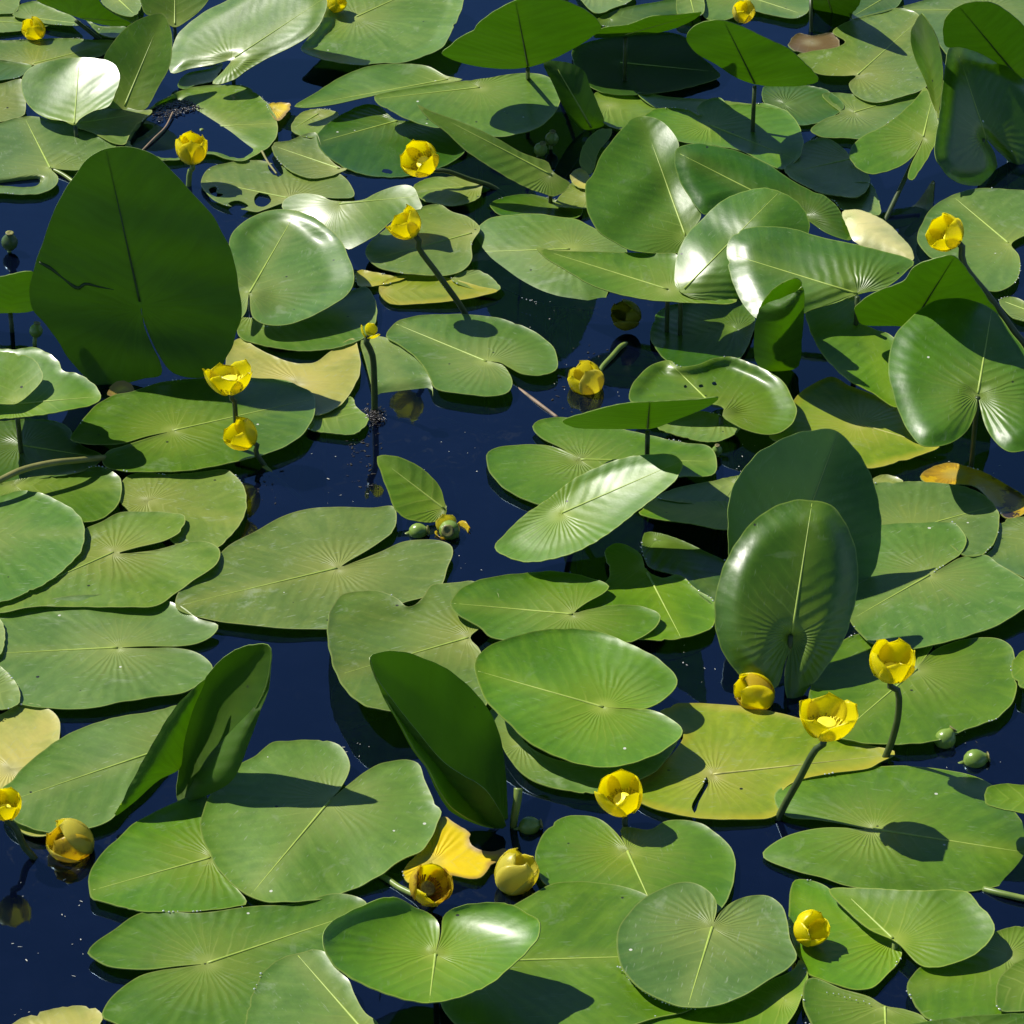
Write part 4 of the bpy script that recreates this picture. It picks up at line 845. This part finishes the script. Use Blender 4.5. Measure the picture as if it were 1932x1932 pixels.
# ------------------------------------------------------------------ flowers, buds, seed pods, loose stalks
M_PET = petal_mat('petal_yellow', (0.965, 0.895, 0.010), (0.93, 0.83, 0.015))
M_PETG = petal_mat('petal_yellow_green_base', (0.965, 0.89, 0.010), (0.50, 0.54, 0.03))
M_PETO = petal_mat('petal_old', (0.82, 0.66, 0.04), (0.55, 0.46, 0.05), (0.46, 0.28, 0.03))
M_PETP = petal_mat('petal_pale_old', (0.84, 0.78, 0.12), (0.44, 0.50, 0.05))
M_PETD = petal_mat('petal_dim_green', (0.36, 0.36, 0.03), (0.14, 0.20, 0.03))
M_STAM = plain('stamen_yellow', (0.95, 0.84, 0.02), 0.5, (0.92, 0.76, 0.02), 200, trans=0.2)
M_STAMO = plain('stamen_brown', (0.50, 0.26, 0.02), 0.6, (0.25, 0.12, 0.01), 200)
M_STIG = plain('stigma_disc', (0.93, 0.83, 0.05), 0.45, (0.88, 0.74, 0.03), 150)
M_POD = plain('seed_pod_green', (0.20, 0.30, 0.05), 0.28, (0.13, 0.22, 0.03), 70, spec=0.6)
M_PODD = plain('seed_pod_dark', (0.060, 0.105, 0.022), 0.28, (0.04, 0.07, 0.016), 70, spec=0.6)
M_PODC = plain('seed_pod_cap', (0.26, 0.27, 0.07), 0.5, (0.09, 0.07, 0.03), 200)

def basis(ax):
    z = np.asarray(ax, float); z = z / np.linalg.norm(z)
    x = np.cross([0.13, 0.99, 0.05], z); x /= np.linalg.norm(x)
    return np.stack([x, np.cross(z, x), z])

def petal_mesh(Rr, th0, thm, phi, alpha, B, O, mat, seed, zs=0.92, thick=0.8e-3, open_k=0.0):
    rs = np.random.RandomState(seed)
    ns, nt = 11, 9
    V, UV = [], []
    a1, a2, k1 = rs.uniform(-.05, .05), rs.uniform(-0.06, 0.06), rs.uniform(0, 6)
    for i in range(ns):
        s = i / (ns - 1)
        th = th0 + (thm - th0) * s
        rho = Rr * (math.sin(th) if th < math.pi / 2 else math.sin(th)) + Rr * open_k * s * s
        z = Rr * zs * (1 - math.cos(th))
        al = alpha * math.sqrt(max(0.0, 1 - max(0.0, (s - 0.42) / 0.58) ** 2.3)) * min(1, 0.75 + s)
        for j in range(nt):
            t = -1 + 2 * j / (nt - 1)
            f = phi + al * t
            rr = rho * (1 + a1 * t + 0.05 * s * t * t + 0.025 * math.sin(5 * f + k1) * s)
            zz = z * (1 + a2 * t * s) - 0.06 * Rr * s * t * t
            V.append((rr * math.cos(f), rr * math.sin(f), zz)); UV.append((s, t))
    V = np.array(V)
    F = np.array([(i * nt + j, i * nt + j + 1, (i + 1) * nt + j + 1, (i + 1) * nt + j) for i in range(ns - 1) for j in range(nt - 1)])
    nm = vnormals(V, F)
    W = np.vstack([V, V - nm * thick * np.clip(1.0 - 0.0, .3, 1)])
    n = len(V)
    fs = [tuple(f) for f in F] + [tuple(f[::-1] + n) for f in F]
    bl = [j for j in range(nt)] + [i * nt + nt - 1 for i in range(1, ns)] + [(ns - 1) * nt + j for j in range(nt - 2, -1, -1)] + [i * nt for i in range(ns - 2, 0, -1)]
    for k in range(len(bl)):
        a, b = bl[k], bl[(k + 1) % len(bl)]
        fs.append((b, a, a + n, b + n))
    return mesh_from('petal', W @ B + O, fs, [mat], None, True, {'leaf': UV + UV})

def lathe(name, prof, B, O, mat, seg=20, wob=0.0, ks=5):
    V, F = [], []
    for i, (r, z) in enumerate(prof):
        for k in range(seg):
            a = 2 * math.pi * k / seg
            rr = r * (1 + wob * math.sin(ks * a))
            V.append((rr * math.cos(a), rr * math.sin(a), z))
    for i in range(len(prof) - 1):
        for k in range(seg):
            F.append((i * seg + k, i * seg + (k + 1) % seg, (i + 1) * seg + (k + 1) % seg, (i + 1) * seg + k))
    F.append(tuple(range(seg))[::-1]); F.append(tuple(range((len(prof) - 1) * seg, len(prof) * seg)))
    return mesh_from(name, np.array(V) @ B + O, F, [mat])

FSEED = [100]
def flower(label, c, wpx, axis, base=None, dy=0.0, z=None, thm=88, n=5, stem=None, mat=None, mat2=None, heart=True, group='yellow water lily flowers',
           alpha=58, zs=1.16, phase=None, stem_r=3.3e-3, old=False, ok=0.0, name='yellow_flower', sm=None, sink=-0.12):
    """c: pixel of the middle of the cup; base: pixel where the stem enters the water, or z: height of the cup"""
    FSEED[0] += 1
    rs = np.random.RandomState(FSEED[0])
    if z is not None: C = at_z(c[0], c[1], z)
    else: C = at_y(c[0], c[1], at_z(base[0], base[1])[1] + dy)
    Rr = wpx * 0.96 * depth_px(C) / 2
    B = basis(axis)
    O = C - B[2] * Rr * 0.62
    root = thing(name, O, label, 'flower', group)
    ph = rs.uniform(0, 6.3) if phase is None else phase
    for k in range(n):
        rk = Rr * (1.0 if k % 2 == 0 else 0.955) * rs.uniform(0.97, 1.03)
        put('petal', petal_mesh(rk, 0.12, R(thm + rs.uniform(-7, 7)), ph + k * 2 * math.pi / n, R(alpha), B, O + B[2] * (0.001 * (k % 2)),
                                (mat2 if (mat2 and k % 2) else mat) or M_PETG, FSEED[0] * 31 + k, zs, open_k=ok), root)
    if heart:
        Rh = Rr; Rr = Rr * 1.22
        r0 = Rr * 0.31
        dm = M_STIG if not old else M_PODC
        put('ovary', lathe('ovary', [(Rr * .16, 0.02 * Rr), (Rr * .27, .18 * Rr), (Rr * .25, .38 * Rr), (Rr * .20, .50 * Rr)], B, O, M_POD if old else M_STIG, 16), root)
        put('stigma_disc', lathe('stigma_disc', [(r0 * .75, .49 * Rr), (r0, .53 * Rr), (r0, .58 * Rr), (r0 * .8, .61 * Rr), (r0 * .35, .56 * Rr), (r0 * .05, .55 * Rr)], B, O, dm, 28, 0.05, 14), root)
        V, F = [], []
        for k in range(46):
            f = 2 * math.pi * k / 46 + rs.uniform(-.06, .06)
            rad = [0.27, 0.46, 0.60 + rs.uniform(-.05, .05), 0.66 + rs.uniform(-.06, .04)]
            hh = [0.08, 0.26, 0.46 + rs.uniform(-.06, .06), 0.42 + rs.uniform(-.08, .06)]
            b0 = len(V)
            for q in range(4):
                w = (0.022, 0.026, 0.030, 0.020)[q] * Rr
                for sgn in (-1, 1):
                    V.append((rad[q] * Rr * math.cos(f) - sgn * w * math.sin(f), rad[q] * Rr * math.sin(f) + sgn * w * math.cos(f), hh[q] * Rr))
                V.append((rad[q] * Rr * math.cos(f), rad[q] * Rr * math.sin(f), hh[q] * Rr - 0.02 * Rr))
            for q in range(3):
                for e in ((0, 1), (1, 2), (2, 0)):
                    F.append((b0 + q * 3 + e[0], b0 + q * 3 + e[1], b0 + q * 3 + 3 + e[1], b0 + q * 3 + 3 + e[0]))
        put('stamens', mesh_from('stamens', np.array(V) @ B + O, F, [M_STAMO if old else M_STAM]), root)
    if heart: Rr = Rh
    if stem:
        pts = [O + B[2] * 0.06 * Rr, O - B[2] * 0.35 * Rr]
        E = at_z(*base)
        m_ = len(stem)
        for i, s in enumerate(stem):
            t = (i + 1) / (m_ + 1)
            pts.append(at_y(s[0], s[1], O[1] * (1 - t) + E[1] * t))
        pts.append(E)
        last = E - pts[-2]; last = last / np.linalg.norm(last)
        pts.append(E + last * 0.10 + np.array([0, 0, sink * 0.5]))
        path = spline(pts, 30)
        put('stem', tube_mesh('stem', path, np.linspace(stem_r * 0.9, stem_r * 1.08, 30), sm or M_STEM, 10), root)
    return root

UPV = (0, 0, 1)
flower('open cup shaped flower on a dark upright stem over a wide leaf', (433, 718), 92, (-0.10, 0.05, 1), base=(448, 862), stem=[(441, 752), (445, 800)], thm=94, n=5, phase=0.9, mat=M_PET)
flower('sideways bud low behind the stem of the cup shaped flower', (464, 826), 66, (-0.75, -0.2, 0.75), base=(500, 880), stem=[(482, 852)], thm=120, n=5, heart=False)
flower('open flower facing outward beside the long folded leaf', (799, 307), 74, (-0.45, -0.5, 0.7), base=(935, 356), dy=-0.02, stem=[(838, 322), (885, 338)], thm=116, n=5, mat=M_PET)
flower('half open flower on a leaning stem beside blue water', (771, 430), 68, (-0.62, 0.0, 0.8), base=(880, 596), stem=[(788, 462), (828, 520)], thm=112, n=5, stem_r=4.0e-3)
flower('plump sideways flower on a thick leaning dark stem', (1792, 446), 74, (-0.75, -0.25, 0.68), base=(1950, 672), dy=0.02, stem=[(1816, 494), (1870, 565), (1915, 628)], thm=118, n=5, stem_r=4.6e-3)
flower('rounded flower half closed above the shaded leaf', (1682, 1262), 88, (0.0, -0.05, 1), base=(1668, 1436), stem=[(1692, 1300), (1695, 1345), (1682, 1400)], thm=116, n=5, mat=M_PET, stem_r=3.7e-3)
flower('widely open flower with spread petals on a slanting stem', (1560, 1366), 104, (0.12, 0.02, 1), base=(1468, 1545), stem=[(1541, 1412), (1508, 1470)], thm=104, n=5, ok=0.14, mat=M_PET, phase=0.4, stem_r=3.8e-3)
flower('flower sitting low in the notch of a round leaf', (1174, 1510), 92, (-0.2, -0.2, 0.9), z=0.03, base=(1180, 1560), thm=118, n=5, mat=M_PET, stem=[(1178, 1542)])
flower('flower at the pond corner with a bent stem over its dark reflection', (10, 1527), 66, (0.0, -0.2, 1), base=(64, 1618), stem=[(28, 1560), (46, 1598)], thm=120, n=5, stem_r=3.8e-3)
flower('flower with brown stained heart beside the torn yellow leaf', (806, 1677), 84, (0.30, -0.45, 0.75), z=0.022, base=(716, 1652), thm=120, n=5, mat=M_PETO, mat2=M_PET, old=True, stem=[(756, 1676)], sm=M_STALK)
flower('tall globe bud beside the great dark upright leaf', (362, 292), 64, (0.0, 0.1, 1), base=(356, 350), stem=[(359, 322)], thm=128, n=6, heart=False, stem_r=4e-3, sm=M_STALK)
flower('half sunk yellow bud among flat leaves in far corner', (70, 62), 46, (-0.5, -0.1, 0.6), z=0.012, thm=130, n=5, heart=False)
flower('yellow bud resting on the shaded far leaf', (630, 10), 40, (0.5, -0.2, 0.6), z=0.035, thm=125, n=5, heart=False)
flower('pale bud behind the bright oval backlit leaf', (1401, 30), 44, (0.1, -0.3, 0.9), z=0.035, thm=125, n=5, heart=False, mat=M_PETP, mat2=M_PETG)
OLDG = 'spent flowers lying in the water'
flower('spent flower with a water bubble lying by dark water', (150, 1597), 88, (-0.6, -0.1, 0.45), z=0.004, thm=142, heart=False, n=5, mat=M_PETP, mat2=M_PETO, group=OLDG, name='spent_flower')
flower('spent brown yellow flower at the foot of the glossy heart leaf', (1438, 1315), 76, (-0.7, 0.0, 0.4), z=0.010, thm=146, heart=False, n=5, mat=M_PETG, mat2=M_PETO, group=OLDG, name='spent_flower')
flower('greenish yellow spent flower half under black water', (1112, 728), 68, (-0.35, -0.05, 0.7), z=0.002, base=(1178, 650), stem=[(1130, 704), (1155, 672)], thm=140, heart=False, n=5, mat=M_PETP, mat2=M_PETG, group=OLDG, name='spent_flower', sm=M_STALK)
flower('washed out spent flower half sunk near the torn yellow leaf', (964, 1662), 84, (0.35, 0.1, 0.6), z=0.008, thm=138, heart=False, n=5, mat=M_PETP, mat2=M_PETP, group=OLDG, name='spent_flower')
flower('floating yellow bud resting on the wet lobed leaf', (1521, 1757), 70, (0.4, -0.3, 0.55), z=0.018, thm=128, n=5, heart=False, mat=M_PET, mat2=M_PETG, group=OLDG, name='spent_flower')
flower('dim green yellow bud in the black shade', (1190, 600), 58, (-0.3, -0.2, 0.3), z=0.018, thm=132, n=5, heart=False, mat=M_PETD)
flower('spent flower husk with yellow petal over a green pod', (852, 996), 76, (0.1, -0.3, 0.7), z=0.004, thm=74, n=3, mat=M_PETO, mat2=M_PETP, heart=False, phase=0.2, group=OLDG, name='spent_flower')
flower('broken yellow flower head on a bare dark stem', (697, 626), 42, (0.4, -0.1, 0.9), base=(707, 778), stem=[(702, 668), (706, 720)], thm=88, n=3, heart=False, phase=-0.6, stem_r=4.2e-3, alpha=50)

def pod(label, c, wpx, axis, z=0.008, mat=None, flask=1.0, stem=None):
    C = at_z(c[0], c[1], z)
    r = wpx * depth_px(C) / 2
    B = basis(axis)
    root = thing('seed_pod', C, label, 'seed pod', 'green seed pods at the water surface')
    pr = [(0.25, -1.0), (0.62, -.82), (0.9, -.45), (1.0, 0), (0.93, .38), (0.72, .72), (0.46 / flask ** .5, .98), (0.38 / flask, 1.2)]
    put('pod_body', lathe('pod_body', [(a * r, b * r) for a, b in pr], B, C, mat or M_POD, 22, 0.012, 9), root)
    cap = [(0.36, 1.18), (0.50, 1.24), (0.50, 1.32), (0.36, 1.35), (0.16, 1.28), (0.03, 1.27)]
    put('stigma_cap', lathe('stigma_cap', [(a * r / flask, b * r) for a, b in cap], B, C, M_PODC, 20, 0.06, 10), root)
    e = C - B[2] * r * 2.2 + np.array([0, 0, -0.10])
    put('stem', tube_mesh('stem', spline([C - B[2] * r * .9, (C - B[2] * r * 1.6), e], 12), 2.6e-3, M_STALK, 8), root)
    return root

pod('dark round seed pod standing in blue water', (18, 457), 32, (0.1, -0.1, 1), 0.014, M_PODD)
pod('pale green seed pod against the great upright leaf', (68, 624), 26, (0.2, 0.0, 1), 0.020, M_POD)
pod('small smooth green seed pod beside the little folded leaf', (788, 1003), 33, (0.9, -0.1, 0.25), 0.003, M_POD)
pod('seed pod with an open round mouth under a flower husk', (848, 1001), 40, (-0.1, -0.9, 0.5), 0.006, M_POD, 0.8)
pod('round grey green seed pod behind the long folded blade leaf', (1041, 262), 26, (0.1, -0.2, 1), 0.016, M_POD)
pod('flask shaped seed pod with a flat cap behind the folded blade leaf', (1020, 282), 26, (0.25, -0.35, 0.9), 0.012, M_POD)
pod('conical seed pod pointing out of the water near the rounded flower', (1783, 1395), 40, (0.55, 0.3, 0.65), 0.005, M_POD, 1.1)
pod('bright green egg shaped pod floating near the rounded flower', (1839, 1434), 42, (0.8, 0.1, 0.15), 0.002, M_POD)
pod('small green pod floating by the tall folded leaf', (998, 1559), 38, (0.8, 0.0, 0.2), 0.003, M_POD)
pod('tiny pale pod beside the glossy rolled rim leaf', (1353, 850), 20, (0.0, -0.2, 1), 0.008, M_POD)

def loose(label, pts, rad, mat, name='loose_stalk'):
    P = np.array([at_z(a, b, c) for a, b, c in pts])
    root_o = put(name, tube_mesh(name, spline(P, 26), np.linspace(rad, rad * 0.8, 26), mat, 10))
    root_o['label'] = label; root_o['category'] = 'stalk'; root_o['group'] = 'bare stalks in the water'
    return root_o

loose('thick olive stalk arching across the black green leaf', [(-40, 925, .030), (0, 906, .034), (40, 887, .036), (100, 873, .034), (150, 868, .028), (188, 864, .018), (215, 862, -.01)], 4.0e-3, M_STALKO)
loose('pale green stalk slanting under blue water from the sideways bud', [(498, 880, .0), (520, 900, -.004), (555, 930, -.006), (590, 960, -.010)], 3.2e-3, M_STALK)
loose('pale submerged stalk pointing at the speckled rim leaf', [(828, 787, -.012), (880, 806, -.007), (930, 824, -.004), (985, 843, -.005)], 3.0e-3, M_STALK)
loose('dim submerged stalk curving beside the little folded leaf', [(838, 890, -.016), (856, 915, -.013), (864, 940, -.011), (866, 975, -.012)], 3.0e-3, M_STALK)
loose('brown twig lying at the surface beside the spent flower', [(960, 722, -.004), (990, 742, -.001), (1020, 764, .001), (1052, 788, .0)], 2.4e-3, M_TWIG)
loose('reddish brown stalk under blue water by the wide milky leaf', [(1070, 585, -.010), (1050, 608, -.010), (1030, 634, -.012)], 3.4e-3, M_TWIG)
loose('short green stalk stump at the foot of the tall folded leaf', [(978, 1487, .04), (976, 1510, .03), (970, 1545, .01), (968, 1570, -.01)], 4.4e-3, M_STALK)
loose('light green stalk lying past the broad flower shadow leaf', [(1856, 1678, .0), (1890, 1686, .003), (1945, 1698, .004), (1980, 1706, .004)], 3.4e-3, M_STALK)
loose('pale stalk end beside the flat leaf with the flooded lobe', [(96, 318, .004), (120, 330, .003), (148, 350, .0)], 3.0e-3, M_STALK)
loose('thin upright stalk before the brown withered scrap', [(1530, -20, .05), (1530, 20, .03), (1531, 66, -.005)], 3.2e-3, M_STEM)
loose('brown bent stalk lying in the flooded leaf', [(268, 285, .001), (290, 262, .003), (312, 240, .003), (326, 212, .005)], 1.6e-3, M_TWIG)
loose('straw stalk crossing the holes of the perforated leaf', [(494, 285, .008), (505, 305, .008), (522, 328, .007)], 1.6e-3, M_STALKO)

# ------------------------------------------------------------------ small things: drops, flecks, mud, cracks
def blob_stuff(name, label, cat, spots, mat, kind_shape='drop', seed=5):
    """many tiny pieces too small to pick apart, one mesh"""
    rs = np.random.RandomState(seed)
    V, F = [], []
    ico = [(0, 0, 1), (.89, 0, .45), (.28, .85, .45), (-.72, .53, .45), (-.72, -.53, .45), (.28, -.85, .45),
           (.72, .53, -.45), (-.28, .85, -.45), (-.89, 0, -.45), (-.28, -.85, -.45), (.72, -.53, -.45), (0, 0, -1)]
    tri = [(0, 1, 2), (0, 2, 3), (0, 3, 4), (0, 4, 5), (0, 5, 1), (1, 6, 2), (2, 7, 3), (3, 8, 4), (4, 9, 5), (5, 10, 1),
           (2, 6, 7), (3, 7, 8), (4, 8, 9), (5, 9, 10), (1, 10, 6), (11, 7, 6), (11, 8, 7), (11, 9, 8), (11, 10, 9), (11, 6, 10)]
    for p, r in spots:
        b = len(V); a = rs.uniform(0, 6.3)
        sx, sy, sz = (1, 1, 0.75) if kind_shape == 'drop' else (rs.uniform(.6, 2.6), rs.uniform(.25, .9), .22)
        for x, y, z in ico:
            j = 1 if kind_shape == 'drop' else rs.uniform(.7, 1.25)
            x2, y2 = x * sx * j, y * sy * j
            V.append((p[0] + r * (x2 * math.cos(a) - y2 * math.sin(a)), p[1] + r * (x2 * math.sin(a) + y2 * math.cos(a)), p[2] + r * z * sz))
        F += [(b + i, b + k, b + l) for i, k, l in tri]
    o = put(name, mesh_from(name, V, F, [mat], None, kind_shape == 'drop'))
    o['kind'] = 'stuff'; o['label'] = label; o['category'] = cat
    return o

def drop_mat():
    m = newmat('water_drop'); N = NT(m)
    pr = N.n('BsdfPrincipled')
    pr.inputs['Base Color'].default_value = (0.75, 0.8, 0.8, 1)
    pr.inputs['Roughness'].default_value = 0.08
    pr.inputs['Specular IOR Level'].default_value = 0.9
    tr = N.n('BsdfTransparent')
    ms = N.n('MixShader'); ms.inputs[0].default_value = 0.45
    N.t.links.new(pr.outputs[0], ms.inputs[1]); N.t.links.new(tr.outputs[0], ms.inputs[2])
    out = N.n('OutputMaterial'); N.t.links.new(ms.outputs[0], out.inputs[0])
    return m

rs = np.random.RandomState(11)
spots = []
for E_ in EDGE_POINTS:
    k = rs.randint(0, 5)
    if len(E_) < 12: continue
    for _ in range(k):
        i = rs.randint(len(E_))
        for q in range(rs.randint(1, 5)):
            p = E_[(i + q) % len(E_)] + np.array([rs.normal(0, .0006), rs.normal(0, .0006), 0.0004])
            spots.append((p, rs.uniform(.0006, .0013)))
def beads(px, n, z, lo=.0006, hi=.0012):
    for a, b in spline(pp(px), n):
        spots.append((at_z(a + rs.normal(0, 1.2), b + rs.normal(0, 1.2), z), rs.uniform(lo, hi)))
beads('1166,1820 1195,1855 1230,1880 1270,1897 1310,1903', 26, .0165)
beads('1560,1870 1600,1882 1640,1894', 8, .008)
beads('1520,1930 1545,1940', 5, .008)
beads('1625,1350 1700,1340', 0, .0)
beads('500,612 530,616', 6, .01)
beads('985,560 1010,570', 4, .01)
blob_stuff('water_droplets', 'tiny bright water drops along the leaf margins', 'droplets', spots, drop_mat())

spots2, spots3, spots4 = [], [], []
def scatter(lst, box, n, z=.0008, lo=.0005, hi=.0014):
    for _ in range(n):
        a, b = rs.uniform(box[0], box[2]), rs.uniform(box[1], box[3])
        lst.append((at_z(a, b, z), rs.uniform(lo, hi)))
M_PALEFLECK = plain('pale_fleck', (0.62, 0.62, 0.52), 0.5)
M_DARKFLECK = plain('dark_fleck', (0.020, 0.018, 0.012), 0.6)
M_MUD = plain('wet_mud', (0.030, 0.024, 0.018), 0.25, (0.012, 0.010, 0.008), 300, spec=0.7, bump=1.0)
for bx, n in (((560, 800, 900, 950), 46), ((1020, 660, 1180, 770), 26), ((960, 560, 1050, 620), 14), ((20, 1640, 160, 1930), 40), ((640, 1400, 700, 1430), 16),
              ((1280, 1200, 1360, 1300), 14), ((1700, 860, 1932, 900), 12), ((1350, 830, 1440, 900), 16), ((1780, 1380, 1900, 1450), 12), ((860, 1030, 940, 1090), 8)):
    scatter(spots2, bx, n // 2, .0008, .0004, .0010)
for bx, n in (((655, 810, 720, 930), 60), ((1040, 650, 1150, 780), 30), ((60, 250, 150, 290), 10), ((1790, 1370, 1860, 1400), 8), ((480, 880, 560, 950), 14)):
    scatter(spots3, bx, n, .0006, .0006, .0018)
blob_stuff('pale_debris', 'pale specks and plant bits floating on the dark water', 'debris', spots2, M_PALEFLECK, 'fleck', 6)
blob_stuff('dark_debris', 'dark specks floating on the water around bare stems', 'debris', spots3, M_DARKFLECK, 'fleck', 7)
# mud along the far side of the flooded leaf
for _ in range(900):
    t = rs.uniform(0, 1)
    a = 292 + 142 * t + rs.normal(0, 3); b = 205 - 20 * math.sin(t * 2.2) + rs.uniform(0, 1) ** 1.5 * (30 * (1 - 0.45 * t)) - 2
    spots4.append((at_z(a, b, .0016 + rs.uniform(0, .0012)), rs.uniform(.0008, .0022)))
blob_stuff('mud_crumbs', 'black wet mud lying in the flooded leaf', 'mud', spots4, M_MUD, 'fleck', 8)
# clump at the foot of the bare dark stem
sp5 = [(at_z(706 + rs.normal(0, 9), 782 + rs.normal(0, 9), rs.uniform(0, .006)), rs.uniform(.001, .003)) for _ in range(160)]
blob_stuff('root_clump', 'dark wet scum around the foot of the bare stem', 'scum', sp5, M_MUD, 'fleck', 9)

# ------------------------------------------------------------------ the bed goes on around: more floating leaves beyond the picture
def out_of_view(P):
    d = P - CAM
    z = d @ FWD
    x = 966 + (d @ RT) / z / TAN * 966
    y = 966 - (d @ UP) / z / TAN * 966
    return (x < -40).all() or (x > 1972).all() or (y < -40).all() or (y > 1990).all()

starts = ('broad leaf with a yellow torn hub', 'big heart shaped leaf', 'heart shaped grey leaf', 'leaf with yellow midrib under', 'wide leaf with pale hub',
          'pale oval leaf with a small notch', 'central oval leaf', 'round leaf with a dark pinhole')
sources = [o for o in list(bpy.data.objects) if o.parent is None and any(str(o.get('label', '')).startswith(t) for t in starts)]
ra = np.random.RandomState(21)
spots_a, tries = [], 0
while len(spots_a) < 64 and tries < 2500:
    tries += 1
    c = at_z(ra.uniform(-650, 2600), ra.uniform(-480, 2450), 0)
    src_o = sources[ra.randint(len(sources))]
    ang = ra.uniform(0, 6.283)
    if any((c[0] - q[0]) ** 2 + (c[1] - q[1]) ** 2 < 0.15 ** 2 for q in spots_a): continue
    bl = [ch for ch in src_o.children if ch.name.startswith('blade')][0]
    V = np.empty(len(bl.data.vertices) * 3); bl.data.vertices.foreach_get('co', V); V = V.reshape(-1, 3)[::7]
    L = V - np.array(src_o.location)
    ca, sa = math.cos(ang), math.sin(ang)
    W = np.stack([c[0] + L[:, 0] * ca - L[:, 1] * sa, c[1] + L[:, 0] * sa + L[:, 1] * ca, L[:, 2]], 1)
    if not out_of_view(W): continue
    spots_a.append(c)
    r = src_o.copy(); COL.objects.link(r)
    r.location = (c[0], c[1], ra.uniform(-0.002, 0.012)); r.rotation_euler = (0, 0, ang)
    r['label'] = 'flat lily leaf in the outer part of the bed'; r['group'] = 'lily leaves of the outer bed'
    for ch in src_o.children:
        k = ch.copy(); COL.objects.link(k); k.parent = r; k.matrix_parent_inverse = ch.matrix_parent_inverse.copy()
        for g_ in ch.children:
            q = g_.copy(); COL.objects.link(q); q.parent = k; q.matrix_parent_inverse = g_.matrix_parent_inverse.copy()
